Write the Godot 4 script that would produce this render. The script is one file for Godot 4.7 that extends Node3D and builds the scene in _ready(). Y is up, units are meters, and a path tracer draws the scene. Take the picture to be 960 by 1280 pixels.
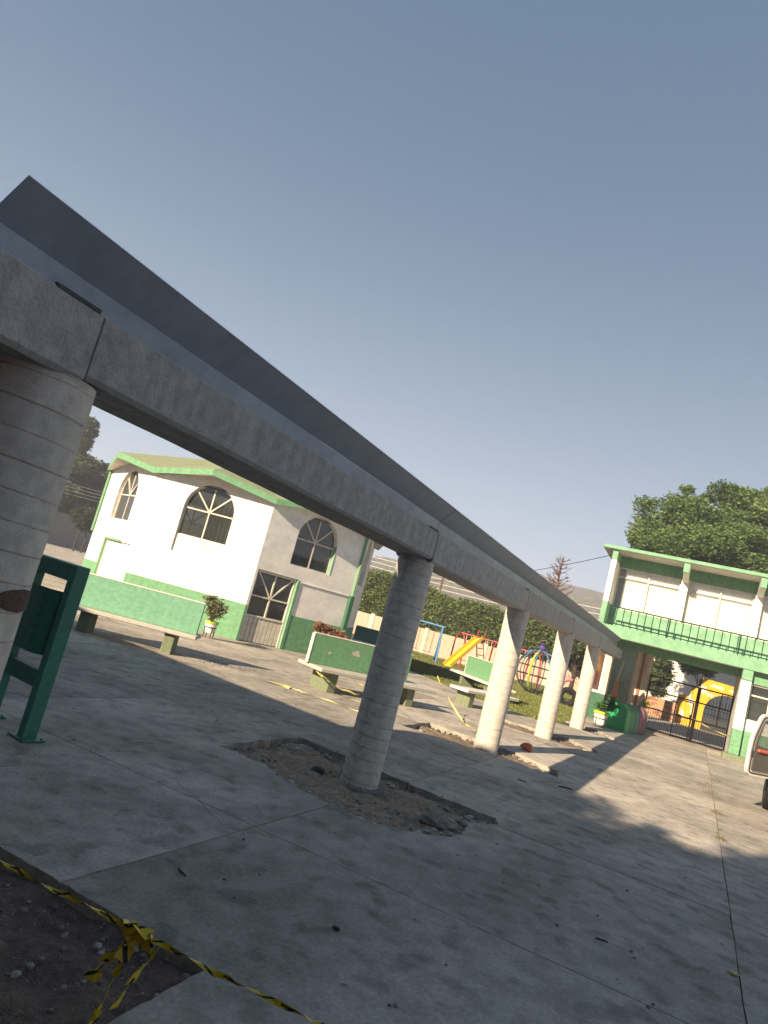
extends Node3D

const CX := -3.02            # line of the columns
const Z0 := -2.29
const SP := 4.975
var rng := RandomNumberGenerator.new()
var used := {}
var T := {}
var M := {}

func _ready():
	rng.seed = 20240611
	# ---------- camera, sky, sun, exposure ----------
	var cam := Camera3D.new()
	cam.name = "camera"
	var pitch := 0.1388
	var roll := 0.2611
	var yaw := 0.4557
	var fw := Vector3(-sin(yaw) * cos(pitch), sin(pitch), -cos(yaw) * cos(pitch))
	var rt := fw.cross(Vector3.UP).normalized()
	var up := rt.cross(fw)
	var r2 := rt * cos(roll) + up * sin(roll)
	var u2 := -rt * sin(roll) + up * cos(roll)
	cam.transform = Transform3D(Basis(r2, u2, -fw), Vector3(0, 1.7, 0))
	cam.fov = 71.43
	cam.near = 0.05
	cam.far = 4000.0
	add_child(cam)
	cam.current = true
	var we := WorldEnvironment.new()
	we.name = "world_environment"
	var env := Environment.new()
	env.background_mode = Environment.BG_SKY
	var sm := ProceduralSkyMaterial.new()
	sm.sky_top_color = Color(0.20, 0.278, 0.358)
	sm.sky_horizon_color = Color(0.55, 0.597, 0.65)
	sm.sky_curve = 0.18
	sm.sky_cover = sky_wisps()
	sm.sky_cover_modulate = Color(1, 1, 1, 0.25)
	sm.ground_bottom_color = Color(0.25, 0.235, 0.22)
	sm.ground_horizon_color = Color(0.52, 0.5, 0.49)
	sm.sun_angle_max = 0.0
	sm.energy_multiplier = 1.0
	var sky := Sky.new()
	sky.sky_material = sm
	env.sky = sky
	env.ambient_light_source = Environment.AMBIENT_SOURCE_SKY
	env.reflected_light_source = Environment.REFLECTION_SOURCE_SKY
	env.tonemap_mode = Environment.TONE_MAPPER_LINEAR
	env.tonemap_exposure = 3.0
	env.sdfgi_enabled = true
	env.ssao_enabled = true
	env.ssil_enabled = true
	env.fog_enabled = true
	env.fog_density = 0.0017
	env.fog_light_color = Color(0.535, 0.555, 0.60)
	we.environment = env
	add_child(we)
	var sun := DirectionalLight3D.new()
	sun.name = "sun"
	sun.light_color = Color(1.0, 0.90, 0.76)
	sun.light_energy = 1.4
	sun.light_angular_distance = 0.5
	sun.shadow_enabled = true
	add_child(sun)
	sun.look_at_from_position(Vector3(0, 30, 0), Vector3(0, 30, 0) + Vector3(0.52, -1.0, -2.03))
	make_textures()
	make_materials()
	build_ground()
	build_gallery()
	build_chapel()
	build_classroom_block()
	build_street()
	build_far()
	build_school_behind()
	build_trees()
	build_benches()
	build_bin()
	build_playground()
	build_truck()
	build_pots()
	build_tapes()
	build_debris()

# =====================================================================
# helpers
# =====================================================================
func numbered(called: String) -> String:
	if not used.has(called):
		used[called] = 0
		return called
	used[called] += 1
	return "%s_%03d" % [called, used[called]]

func thing(called: String, label: String, category: String, at := Vector3.ZERO, turn := 0.0, group := "") -> Node3D:
	var o := Node3D.new()
	o.name = numbered(called)
	add_child(o)
	o.position = at
	o.rotation.y = turn
	o.set_meta("label", label)
	o.set_meta("category", category)
	if group != "":
		o.set_meta("group", group)
	return o

func copy(src: Node3D, label: String, at: Vector3, turn: float) -> Node3D:
	var base := String(src.name)
	var o: Node3D = src.duplicate()
	o.name = numbered(base)
	add_child(o)
	o.position = at
	o.rotation.y = turn
	o.set_meta("label", label)
	return o

func setting(called: String) -> Node3D:
	var o := Node3D.new()
	o.name = numbered(called)
	add_child(o)
	o.set_meta("kind", "structure")
	return o

func obj(called: String, st, mat: Material, parent: Node = self) -> MeshInstance3D:
	var o := MeshInstance3D.new()
	if st is SurfaceTool:
		o.mesh = st.commit()
	else:
		o.mesh = st
	o.material_override = mat
	o.name = numbered(called) if parent == self else called
	parent.add_child(o, true)
	return o

func nt() -> SurfaceTool:
	var st := SurfaceTool.new()
	st.begin(Mesh.PRIMITIVE_TRIANGLES)
	st.set_smooth_group(-1)
	return st

func fin(st: SurfaceTool) -> SurfaceTool:
	st.generate_normals()
	return st

func tri(st: SurfaceTool, a: Vector3, b: Vector3, c: Vector3, n: Vector3):
	if (b - a).cross(c - a).dot(n) > 0.0:
		var t := b
		b = c
		c = t
	st.add_vertex(a)
	st.add_vertex(b)
	st.add_vertex(c)

func quad(st: SurfaceTool, a: Vector3, b: Vector3, c: Vector3, d: Vector3, n: Vector3):
	tri(st, a, b, c, n)
	tri(st, a, c, d, n)

# chamfered box, in the frame xf, centred at c
func cbox(st: SurfaceTool, xf: Transform3D, c: Vector3, s: Vector3, b := 0.0):
	var h := s * 0.5
	var bb: float = minf(b, minf(h.x, minf(h.y, h.z)) * 0.9)
	var sg := [-1.0, 1.0]
	for ax in 3:
		var u := (ax + 1) % 3
		var v := (ax + 2) % 3
		for sa in sg:
			var pts := []
			for k in [[-1, -1], [1, -1], [1, 1], [-1, 1]]:
				var p := Vector3.ZERO
				p[ax] = sa * h[ax]
				p[u] = k[0] * (h[u] - bb)
				p[v] = k[1] * (h[v] - bb)
				pts.append(xf * (c + p))
			var n := Vector3.ZERO
			n[ax] = sa
			quad(st, pts[0], pts[1], pts[2], pts[3], xf.basis * n)
		if bb > 0.0:
			for su in sg:
				for sv in sg:
					var q := []
					for e in [[0, -1.0], [0, 1.0], [1, 1.0], [1, -1.0]]:
						var p2 := Vector3.ZERO
						p2[ax] = e[1] * (h[ax] - bb)
						if e[0] == 0:
							p2[u] = su * h[u]
							p2[v] = sv * (h[v] - bb)
						else:
							p2[u] = su * (h[u] - bb)
							p2[v] = sv * h[v]
						q.append(xf * (c + p2))
					var n2 := Vector3.ZERO
					n2[u] = su
					n2[v] = sv
					quad(st, q[0], q[1], q[2], q[3], xf.basis * n2)
	if bb > 0.0:
		for sx in sg:
			for sy in sg:
				for sz in sg:
					var o := Vector3(sx, sy, sz)
					tri(st, xf * (c + Vector3(sx * h.x, sy * (h.y - bb), sz * (h.z - bb))),
						xf * (c + Vector3(sx * (h.x - bb), sy * h.y, sz * (h.z - bb))),
						xf * (c + Vector3(sx * (h.x - bb), sy * (h.y - bb), sz * h.z)), xf.basis * o)

func box(c: Vector3, s: Vector3, b := 0.0) -> SurfaceTool:
	var st := nt()
	cbox(st, Transform3D.IDENTITY, c, s, b)
	return fin(st)

func bar(st: SurfaceTool, a: Vector3, b: Vector3, w: float, h: float, bev := 0.0):
	var z := (b - a).normalized()
	var x := Vector3.UP.cross(z)
	if x.length() < 0.01:
		x = Vector3.RIGHT
	x = x.normalized()
	var y := z.cross(x)
	cbox(st, Transform3D(Basis(x, y, z), (a + b) * 0.5), Vector3.ZERO, Vector3(w, h, (b - a).length()), bev)

func tube(st: SurfaceTool, pts: Array, r, sides := 8):
	# r is a number or an array of radii
	var rings := []
	var prev := Vector3.ZERO
	for i in pts.size():
		var d: Vector3
		if i == 0:
			d = pts[1] - pts[0]
		elif i == pts.size() - 1:
			d = pts[i] - pts[i - 1]
		else:
			d = pts[i + 1] - pts[i - 1]
		d = d.normalized()
		var x := prev
		if i == 0:
			x = Vector3.UP if absf(d.y) < 0.9 else Vector3.RIGHT
		x = (x - d * x.dot(d)).normalized()
		prev = x
		var y := d.cross(x)
		var rr: float = r[i] if r is Array else r
		var ring := []
		for k in sides:
			var t := TAU * k / sides
			ring.append(pts[i] + (x * cos(t) + y * sin(t)) * rr)
		rings.append(ring)
	for i in pts.size() - 1:
		for k in sides:
			var k2 := (k + 1) % sides
			var mid: Vector3 = (rings[i][k] + rings[i][k2] + rings[i + 1][k]) / 3.0
			quad(st, rings[i][k], rings[i][k2], rings[i + 1][k2], rings[i + 1][k], mid - (pts[i] + pts[i + 1]) * 0.5)
	for e in [0, pts.size() - 1]:
		var nn: Vector3 = pts[0] - pts[1] if e == 0 else pts[e] - pts[e - 1]
		for k in range(1, sides - 1):
			tri(st, rings[e][0], rings[e][k], rings[e][k + 1], nn)

# profile: array of Vector2(radius, height)
func lathe(st: SurfaceTool, at: Vector3, prof: Array, sides := 24, squash := Vector3.ONE):
	for i in prof.size() - 1:
		for k in sides:
			var a := TAU * k / sides
			var b := TAU * (k + 1) / sides
			var p: Vector2 = prof[i]
			var q: Vector2 = prof[i + 1]
			var n := Vector3(cos((a + b) * 0.5) * (q.y - p.y), p.x - q.x, sin((a + b) * 0.5) * (q.y - p.y))
			var v := []
			for e in [[p, a], [p, b], [q, b], [q, a]]:
				v.append(at + Vector3(cos(e[1]) * e[0].x, e[0].y, sin(e[1]) * e[0].x) * squash)
			if p.x < 0.0001:
				tri(st, v[0], v[2], v[3], n)
			elif q.x < 0.0001:
				tri(st, v[0], v[1], v[2], n)
			else:
				quad(st, v[0], v[1], v[2], v[3], n)

# polygon in the XY plane of xf, pushed along Z from z0 to z1
func prism(st: SurfaceTool, xf: Transform3D, poly: PackedVector2Array, z0: float, z1: float):
	var p := poly
	if Geometry2D.is_polygon_clockwise(p):
		p = p.duplicate()
		p.reverse()
	var ix := Geometry2D.triangulate_polygon(p)
	for k in range(0, ix.size(), 3):
		for zz in [z0, z1]:
			var n := xf.basis * Vector3(0, 0, 1.0 if zz == maxf(z0, z1) else -1.0)
			tri(st, xf * Vector3(p[ix[k]].x, p[ix[k]].y, zz), xf * Vector3(p[ix[k + 1]].x, p[ix[k + 1]].y, zz), xf * Vector3(p[ix[k + 2]].x, p[ix[k + 2]].y, zz), n)
	for k in p.size():
		var a := p[k]
		var b := p[(k + 1) % p.size()]
		var n2 := xf.basis * Vector3(b.y - a.y, a.x - b.x, 0)
		quad(st, xf * Vector3(a.x, a.y, z0), xf * Vector3(b.x, b.y, z0), xf * Vector3(b.x, b.y, z1), xf * Vector3(a.x, a.y, z1), n2)

# flat polygon on the ground as a slab; poly holds (x, z)
func flat(st: SurfaceTool, poly: PackedVector2Array, y0: float, y1: float):
	prism(st, Transform3D(Basis(Vector3.RIGHT, Vector3(0, 0, 1), Vector3(0, 1, 0)), Vector3.ZERO), poly, y0, y1)

func rect2(x0: float, y0: float, x1: float, y1: float) -> PackedVector2Array:
	return PackedVector2Array([Vector2(x0, y0), Vector2(x1, y0), Vector2(x1, y1), Vector2(x0, y1)])

func jag(poly: PackedVector2Array, step: float, amp: float) -> PackedVector2Array:
	var out := PackedVector2Array()
	for k in poly.size():
		var a := poly[k]
		var b := poly[(k + 1) % poly.size()]
		var n: int = maxi(1, int(a.distance_to(b) / step))
		var nrm := (b - a).orthogonal().normalized()
		for i in n:
			var t := float(i) / n
			out.append(a.lerp(b, t) + nrm * rng.randf_range(-amp, amp) + (b - a).normalized() * rng.randf_range(-amp, amp) * 0.6)
	return out

func sag(a: Vector3, b: Vector3, drop: float, n := 10) -> Array:
	var o := []
	for i in n + 1:
		var t := float(i) / n
		o.append(a.lerp(b, t) - Vector3(0, drop * 4.0 * t * (1.0 - t), 0))
	return o

# =====================================================================
# textures and materials
# =====================================================================
func noise(w: int, h: int, freq: float, oct: int, sd: int, kind := FastNoiseLite.TYPE_SIMPLEX_SMOOTH) -> PackedByteArray:
	var n := FastNoiseLite.new()
	n.seed = sd
	n.noise_type = kind
	n.frequency = freq
	n.fractal_octaves = oct
	var im := n.get_seamless_image(w, h)
	im.convert(Image.FORMAT_L8)
	return im.get_data()

func ridged(w: int, h: int, freq: float, oct: int, sd: int) -> PackedByteArray:
	var n := FastNoiseLite.new()
	n.seed = sd
	n.noise_type = FastNoiseLite.TYPE_SIMPLEX_SMOOTH
	n.fractal_type = FastNoiseLite.FRACTAL_RIDGED
	n.frequency = freq
	n.fractal_octaves = oct
	var im := n.get_seamless_image(w, h)
	im.convert(Image.FORMAT_L8)
	return im.get_data()

func stretched(w: int, h: int, small: int, freq: float, oct: int, sd: int, vertical := true) -> PackedByteArray:
	var n := FastNoiseLite.new()
	n.seed = sd
	n.frequency = freq
	n.fractal_octaves = oct
	var im := n.get_seamless_image(w, small) if vertical else n.get_seamless_image(small, h)
	im.convert(Image.FORMAT_L8)
	im.resize(w, h, Image.INTERPOLATE_CUBIC)
	return im.get_data()

# blend of layers: [bytes, weight, low cut, high cut]
func blend(w: int, h: int, layers: Array, lo: float, hi: float) -> ImageTexture:
	var n := w * h
	var tot := 0.0
	for l in layers:
		tot += l[1]
	var acc := PackedInt32Array()
	acc.resize(n)
	acc.fill(int(lo * 65536.0))
	for l in layers:
		var lut := PackedInt32Array()
		lut.resize(256)
		for i in 256:
			lut[i] = int(clampf((i / 255.0 - l[2]) / (l[3] - l[2]), 0, 1) * l[1] / tot * (hi - lo) * 65536.0)
		var src: PackedByteArray = l[0]
		for i in n:
			acc[i] += lut[src[i]]
	var out := PackedByteArray()
	out.resize(n)
	for i in n:
		out[i] = mini(255, (acc[i] * 255) >> 16)
	var im := Image.create_from_data(w, h, false, Image.FORMAT_L8, out)
	im.convert(Image.FORMAT_RGB8)
	return ImageTexture.create_from_image(im)

func make_textures():
	var S := 1024
	var fine := noise(S, S, 0.12, 3, 11)
	var mid := noise(S, S, 0.02, 4, 12)
	var big := noise(S, S, 0.005, 4, 13)
	var streak := stretched(S, S, 48, 0.025, 4, 14)
	var cell := noise(S, S, 0.05, 2, 15, FastNoiseLite.TYPE_CELLULAR)
	var pits_ := noise(S, S, 0.05, 2, 16)
	var rid := ridged(S, S, 0.008, 3, 17)
	T.concrete = blend(S, S, [[pits_, 0.5, 0.2, 0.3], [rid, 0.35, 1.0, 0.95], [streak, 0.5, 0.15, 0.75], [mid, 0.9, 0.2, 0.8], [fine, 0.7, 0.1, 0.9]], 0.66, 1.0)
	T.plaster = blend(S, S, [[big, 1.0, 0.2, 0.8], [mid, 0.6, 0.2, 0.8], [fine, 0.5, 0.1, 0.9]], 0.80, 1.0)
	T.worn = blend(S, S, [[pits_, 0.5, 0.16, 0.26], [mid, 1.0, 0.2, 0.7], [streak, 0.5, 0.2, 0.8], [fine, 0.5, 0.1, 0.9]], 0.74, 1.0)
	T.soil = blend(S, S, [[cell, 0.8, 0.1, 0.9], [mid, 1.0, 0.2, 0.8], [fine, 0.8, 0.1, 0.9]], 0.5, 1.0)
	T.fine = blend(S, S, [[fine, 1.0, 0.1, 0.9], [cell, 0.5, 0.0, 1.0]], 0.0, 1.0)
	T.leaf = blend(S, S, [[mid, 1.0, 0.2, 0.8], [fine, 1.0, 0.1, 0.9]], 0.45, 1.0)
	var W := 2048
	var pb := noise(W, W, 0.003, 5, 21)
	var ps := noise(W, W, 0.021, 5, 22)
	var pf := noise(W, W, 0.16, 3, 23)
	var spot := noise(W, W, 0.014, 3, 24)
	var vein := ridged(W, W, 0.0045, 3, 25)
	T.pave = blend(W, W, [[pb, 0.9, 0.2, 0.75], [ps, 0.6, 0.2, 0.66], [pf, 1.0, 0.05, 0.95], [spot, 0.7, 0.22, 0.36], [vein, 0.5, 1.0, 0.93]], 0.40, 1.0)
	# caution tape: slanted black bars on yellow
	var tp := Image.create(64, 32, false, Image.FORMAT_RGB8)
	for y in 32:
		for x in 64:
			# bars that break into short marks, as print on a twisted tape does
			var k := (x * 2 + y) % 64
			var inked := k > 50 or (x > 38 and x < 50 and y > 10 and y < 22)
			tp.set_pixel(x, y, Color(0.06, 0.06, 0.045) if inked else Color(0.80, 0.70, 0.10))
	T.tape = ImageTexture.create_from_image(tp)
	T.mural = ImageTexture.create_from_image(mural_image())
	T.panel = ImageTexture.create_from_image(small_painting())

func sky_wisps() -> ImageTexture:
	# thin high streaks of cloud, all round the sky
	var n := FastNoiseLite.new()
	n.seed = 5
	n.frequency = 0.012
	n.fractal_octaves = 4
	var im := n.get_seamless_image(512, 64)
	im.convert(Image.FORMAT_L8)
	im.resize(512, 256, Image.INTERPOLATE_CUBIC)
	var out := Image.create(512, 256, false, Image.FORMAT_RGBA8)
	for y in 256:
		for x in 512:
			var v := im.get_pixel(x, y).r
			out.set_pixel(x, y, Color(0.09, 0.085, 0.085, clampf((v - 0.5) * 1.6, 0.0, 1.0)))
	return ImageTexture.create_from_image(out)

func mural_image() -> Image:
	# flat print: a dim teal landscape with tall reeds and one small orange robe-like shape
	var im := Image.create(96, 256, false, Image.FORMAT_RGB8)
	var n := FastNoiseLite.new()
	n.seed = 77
	n.frequency = 0.035
	n.fractal_octaves = 4
	for y in 256:
		for x in 96:
			var t := y / 255.0
			var v := n.get_noise_2d(x * 2.2, y * 0.6) * 0.5 + 0.5
			var c := Color(0.22, 0.37, 0.42).lerp(Color(0.16, 0.26, 0.2), smoothstep(0.35, 0.8, t))
			c = c.lerp(Color(0.10, 0.15, 0.14), clampf(v * 1.6 - 0.5, 0, 1) * smoothstep(0.2, 0.6, t))
			if absf(x - 44.0 - sin(y * 0.03) * 5.0) < 4.0 and t > 0.25 and t < 0.75:
				c = c.lerp(Color(0.55, 0.55, 0.5), 0.7)
			var dx := (x - 38.0) / (6.0 + (t - 0.62) * 40.0)
			if t > 0.62 and t < 0.93 and absf(dx) < 1.0:
				c = Color(0.55, 0.27, 0.13).lerp(Color(0.4, 0.2, 0.12), v)
			im.set_pixel(x, y, c.lightened(0.3) * 1.2)
	return im

func small_painting() -> Image:
	var im := Image.create(64, 160, false, Image.FORMAT_RGB8)
	var n := FastNoiseLite.new()
	n.seed = 78
	n.frequency = 0.05
	for y in 160:
		for x in 64:
			var v := n.get_noise_2d(x * 1.4, y) * 0.5 + 0.5
			var t := y / 159.0
			var c := Color(0.34, 0.2, 0.15).lerp(Color(0.45, 0.33, 0.25), v)
			var dx := absf(x - 32.0) / 20.0
			var w := clampf(1.1 - absf(t - 0.42) * 3.0, 0, 1)
			if dx < w:
				c = Color(0.6, 0.45, 0.12).lerp(Color(0.42, 0.3, 0.14), v)
			if t > 0.5 and t < 0.9 and dx < 0.9 - absf(t - 0.72) * 2.0:
				c = Color(0.42, 0.14, 0.12).lerp(Color(0.26, 0.12, 0.12), v)
			im.set_pixel(x, y, c * 0.8)
	return im

# col: linear base colour
func mat(col: Color, rough := 0.85, tex = null, scale := 0.25, relief := 0.0, metal := 0.0) -> StandardMaterial3D:
	var m := StandardMaterial3D.new()
	m.albedo_color = col.linear_to_srgb()
	m.roughness = rough
	m.metallic = metal
	if tex != null:
		m.albedo_texture = tex
		m.uv1_triplanar = true
		m.uv1_world_triplanar = true
		m.uv1_scale = Vector3.ONE * scale
		if relief > 0.0:
			m.heightmap_enabled = true
			m.heightmap_texture = T.fine
			m.heightmap_scale = relief
	return m

func glass(col: Color, alpha: float) -> StandardMaterial3D:
	var m := StandardMaterial3D.new()
	m.albedo_color = Color(col.r, col.g, col.b, alpha)
	m.transparency = BaseMaterial3D.TRANSPARENCY_ALPHA
	m.roughness = 0.04
	m.metallic_specular = 0.6
	return m

func make_materials():
	M.pave = []
	for k in 4:
		var f: float = [0.545, 0.47, 0.585, 0.51][k]
		var p := mat(Color(f, f * 0.91, f * 0.79), 0.92, T.pave, 0.085, 0.25)
		p.uv1_offset = Vector3(k * 0.37, k * 0.21, k * 0.53)
		M.pave.append(p)
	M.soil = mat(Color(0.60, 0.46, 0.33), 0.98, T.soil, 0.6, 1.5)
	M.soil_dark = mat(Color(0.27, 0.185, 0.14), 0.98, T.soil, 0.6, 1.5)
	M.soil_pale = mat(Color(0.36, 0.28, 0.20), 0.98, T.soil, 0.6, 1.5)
	M.land = mat(Color(0.27, 0.23, 0.16), 1.0, T.soil, 0.05)
	M.grass_floor = mat(Color(0.11, 0.13, 0.055), 1.0, T.leaf, 0.3)
	M.column = mat(Color(0.68, 0.63, 0.56), 0.88, T.worn, 0.45, 0.3)
	M.beam = mat(Color(0.465, 0.46, 0.455), 0.9, T.concrete, 0.36, 0.4)
	M.beam2 = mat(Color(0.435, 0.43, 0.425), 0.9, T.concrete, 0.36, 0.4)
	M.beam2.uv1_offset = Vector3(0.3, 0.1, 0.6)
	M.gutter = mat(Color(0.34, 0.40, 0.48), 0.5, T.plaster, 0.3)
	M.joint = mat(Color(0.19, 0.185, 0.18), 0.95, T.worn, 0.8)
	M.dark_steel = mat(Color(0.045, 0.05, 0.055), 0.6, T.worn, 0.8)
	M.white = mat(Color(0.90, 0.895, 0.86), 0.9, T.plaster, 0.2)
	M.white2 = mat(Color(0.84, 0.82, 0.77), 0.9, T.plaster, 0.25)
	M.cream = mat(Color(0.76, 0.65, 0.53), 0.9, T.plaster, 0.25)
	M.green = mat(Color(0.19, 0.40, 0.215), 0.75, T.worn, 0.35)
	M.green_pale = mat(Color(0.21, 0.425, 0.265), 0.8, T.plaster, 0.3)
	M.green_dado = mat(Color(0.165, 0.375, 0.205), 0.8, T.worn, 0.3)
	M.green_dark = mat(Color(0.045, 0.15, 0.085), 0.8, T.worn, 0.3)
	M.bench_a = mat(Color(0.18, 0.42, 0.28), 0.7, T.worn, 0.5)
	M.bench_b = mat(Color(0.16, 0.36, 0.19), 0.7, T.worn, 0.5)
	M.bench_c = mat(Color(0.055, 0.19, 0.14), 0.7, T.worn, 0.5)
	M.bench_leg = mat(Color(0.20, 0.24, 0.15), 0.85, T.worn, 0.6)
	M.trim = mat(Color(0.74, 0.72, 0.66), 0.85, T.worn, 0.4)
	M.terrazzo = mat(Color(0.52, 0.50, 0.45), 0.7, T.worn, 0.7)
	M.roof_deck = mat(Color(0.27, 0.31, 0.19), 0.95, T.worn, 0.25)
	M.soffit = mat(Color(0.74, 0.69, 0.61), 0.9, T.plaster, 0.3)
	M.frame = mat(Color(0.70, 0.62, 0.54), 0.6, T.plaster, 0.5)
	M.frame_pale = mat(Color(0.74, 0.70, 0.60), 0.6, T.plaster, 0.5)
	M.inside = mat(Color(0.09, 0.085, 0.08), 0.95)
	M.curtain = mat(Color(0.20, 0.19, 0.17), 0.95, T.worn, 0.7)
	M.curtain_pale = mat(Color(0.90, 0.87, 0.80), 0.95, T.plaster, 0.7)
	M.glass = glass(Color(0.25, 0.28, 0.28), 0.45)
	M.glass_clear = glass(Color(0.8, 0.82, 0.8), 0.08)
	M.rail = mat(Color(0.014, 0.055, 0.042), 0.85, T.worn, 1.0)
	M.rail.metallic_specular = 0.2
	M.black = mat(Color(0.009, 0.010, 0.012), 0.85, T.worn, 1.0)
	M.black.metallic_specular = 0.2
	M.navy = mat(Color(0.014, 0.017, 0.024), 0.6, T.worn, 0.6)
	M.yellow_wall = mat(Color(0.78, 0.42, 0.03), 0.9, T.worn, 0.3)
	M.peel = mat(Color(0.66, 0.62, 0.62), 0.9, T.worn, 0.5)
	M.brick = mat(Color(0.55, 0.30, 0.17), 0.9, T.worn, 0.8)
	M.bin = mat(Color(0.05, 0.25, 0.165), 0.5, T.worn, 0.7)
	M.bin2 = mat(Color(0.038, 0.195, 0.13), 0.5, T.worn, 0.7)
	M.rust = mat(Color(0.19, 0.125, 0.095), 0.9, T.soil, 1.5)
	M.bark = mat(Color(0.10, 0.075, 0.05), 1.0, T.soil, 1.0, 1.0)
	M.bark_red = mat(Color(0.24, 0.13, 0.09), 1.0, T.soil, 0.8, 0.0)
	M.pink_wall = mat(Color(0.56, 0.42, 0.32), 0.95, T.worn, 0.3)
	M.grey_wall = mat(Color(0.26, 0.26, 0.26), 0.95, T.worn, 0.3)
	M.tape = StandardMaterial3D.new()
	M.tape.albedo_texture = T.tape
	M.tape.roughness = 0.45
	M.tape.cull_mode = BaseMaterial3D.CULL_DISABLED
	M.tape_pale = mat(Color(0.62, 0.54, 0.20), 0.5, T.worn, 2.0)
	M.tyre = mat(Color(0.014, 0.014, 0.015), 0.85, T.fine, 2.0)
	M.paint_white = mat(Color(0.72, 0.71, 0.68), 0.35, T.plaster, 0.8)
	M.paint_white.clearcoat_enabled = true
	M.paint_white.clearcoat = 0.4
	M.rubber = mat(Color(0.02, 0.02, 0.02), 0.8)
	M.trim_grey = mat(Color(0.09, 0.09, 0.09), 0.7, T.worn, 1.5)
	M.blue = mat(Color(0.06, 0.22, 0.45), 0.5, T.worn, 1.0)
	M.red = mat(Color(0.42, 0.05, 0.06), 0.5, T.worn, 1.0)
	M.slide = mat(Color(0.75, 0.50, 0.03), 0.5, T.worn, 0.8)
	M.lime = mat(Color(0.45, 0.60, 0.05), 0.5, T.worn, 1.0)
	M.pink = mat(Color(0.62, 0.25, 0.32), 0.6, T.worn, 1.0)
	M.purple = mat(Color(0.10, 0.06, 0.25), 0.5, T.worn, 1.0)
	M.cable = mat(Color(0.02, 0.02, 0.02), 0.7)
	M.pipe_pale = mat(Color(0.55, 0.50, 0.42), 0.6)
	M.stone = mat(Color(0.42, 0.39, 0.35), 0.95, T.soil, 1.2, 1.0)
	M.twig = mat(Color(0.05, 0.04, 0.03), 0.95)
	M.orange = mat(Color(0.55, 0.14, 0.08), 0.6, T.worn, 2.0)
	M.terracotta = mat(Color(0.32, 0.15, 0.10), 0.9, T.worn, 0.6)
	M.black_tank = mat(Color(0.02, 0.02, 0.02), 0.6)
	M.leafy = leaf_mat(0.5)
	M.needle = leaf_mat(0.25)

func leaf_mat(back: float) -> StandardMaterial3D:
	var m := StandardMaterial3D.new()
	m.vertex_color_use_as_albedo = true
	m.roughness = 0.7
	m.cull_mode = BaseMaterial3D.CULL_DISABLED
	m.backlight_enabled = true
	m.backlight = Color(back, back, back * 0.6)
	return m

# a part whose shape is given in world coordinates, under an unturned root
func part(called: String, st, mt: Material, root: Node3D) -> MeshInstance3D:
	var o := obj(called, st, mt, root)
	o.position = -root.position
	return o

func sub(called: String, st, mt: Material, par: Node3D) -> MeshInstance3D:
	return obj(called, st, mt, par)

func struct_mesh(called: String, st, mt: Material) -> MeshInstance3D:
	var o := obj(called, st, mt)
	o.set_meta("kind", "structure")
	return o

func mm(called: String, mesh: Mesh, xfs: Array, cols: Array, mt: Material, parent: Node) -> MultiMeshInstance3D:
	var m := MultiMesh.new()
	m.transform_format = MultiMesh.TRANSFORM_3D
	m.use_colors = cols.size() > 0
	m.mesh = mesh
	m.instance_count = xfs.size()
	for i in xfs.size():
		m.set_instance_transform(i, xfs[i])
		if cols.size() > 0:
			m.set_instance_color(i, cols[i])
	var o := MultiMeshInstance3D.new()
	o.multimesh = m
	o.material_override = mt
	o.name = numbered(called) if parent == self else called
	parent.add_child(o, true)
	return o

# =====================================================================
# ground
# =====================================================================
func bumpy(x0: float, z0: float, x1: float, z1: float, step: float, y: float, amp: float, sd: int, freq := 0.9) -> SurfaceTool:
	var n := FastNoiseLite.new()
	n.seed = sd
	n.frequency = freq
	n.fractal_octaves = 4
	var st := SurfaceTool.new()
	st.begin(Mesh.PRIMITIVE_TRIANGLES)
	st.set_smooth_group(0)
	var nx: int = maxi(2, int((x1 - x0) / step))
	var nz: int = maxi(2, int((z1 - z0) / step))
	for i in nx:
		for j in nz:
			var p := []
			for e in [[0, 0], [1, 0], [1, 1], [0, 1]]:
				var x: float = x0 + (x1 - x0) * (i + e[0]) / nx
				var z: float = z0 + (z1 - z0) * (j + e[1]) / nz
				p.append(Vector3(x, y + n.get_noise_2d(x, z) * amp, z))
			quad(st, p[0], p[1], p[2], p[3], Vector3.UP)
	st.index()
	return fin(st)

func pits() -> Array:
	var P1 := PackedVector2Array([Vector2(-4.22, -6.32), Vector2(-3.66, -6.33), Vector2(-3.26, -6.08), Vector2(-2.69, -5.92), Vector2(-2.22, -5.92), Vector2(-1.99, -6.08), Vector2(-1.74, -6.33), Vector2(-1.68, -6.61), Vector2(-1.76, -7.12), Vector2(-1.55, -7.45), Vector2(-1.62, -7.66), Vector2(-2.24, -7.68), Vector2(-2.97, -7.80), Vector2(-3.55, -7.93), Vector2(-4.22, -8.02), Vector2(-4.28, -7.3)])
	return [
		PackedVector2Array([Vector2(-4.3, -2.98), Vector2(-1.72, -2.98), Vector2(-1.72, -0.9), Vector2(-4.3, -0.9)]),
		P1,
		PackedVector2Array([Vector2(-4.32, -11.62), Vector2(-2.4, -11.86), Vector2(-1.70, -11.70), Vector2(-1.80, -12.36), Vector2(-2.6, -12.85), Vector2(-4.36, -13.08)]),
		PackedVector2Array([Vector2(-4.3, -16.55), Vector2(-2.35, -16.42), Vector2(-1.70, -16.80), Vector2(-1.86, -17.42), Vector2(-2.6, -18.15), Vector2(-4.3, -18.0)]),
		PackedVector2Array([Vector2(-4.1, -21.6), Vector2(-2.68, -21.80), Vector2(-1.75, -21.3), Vector2(-1.9, -22.2), Vector2(-2.62, -23.4), Vector2(-4.1, -23.2)]),
	]

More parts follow.
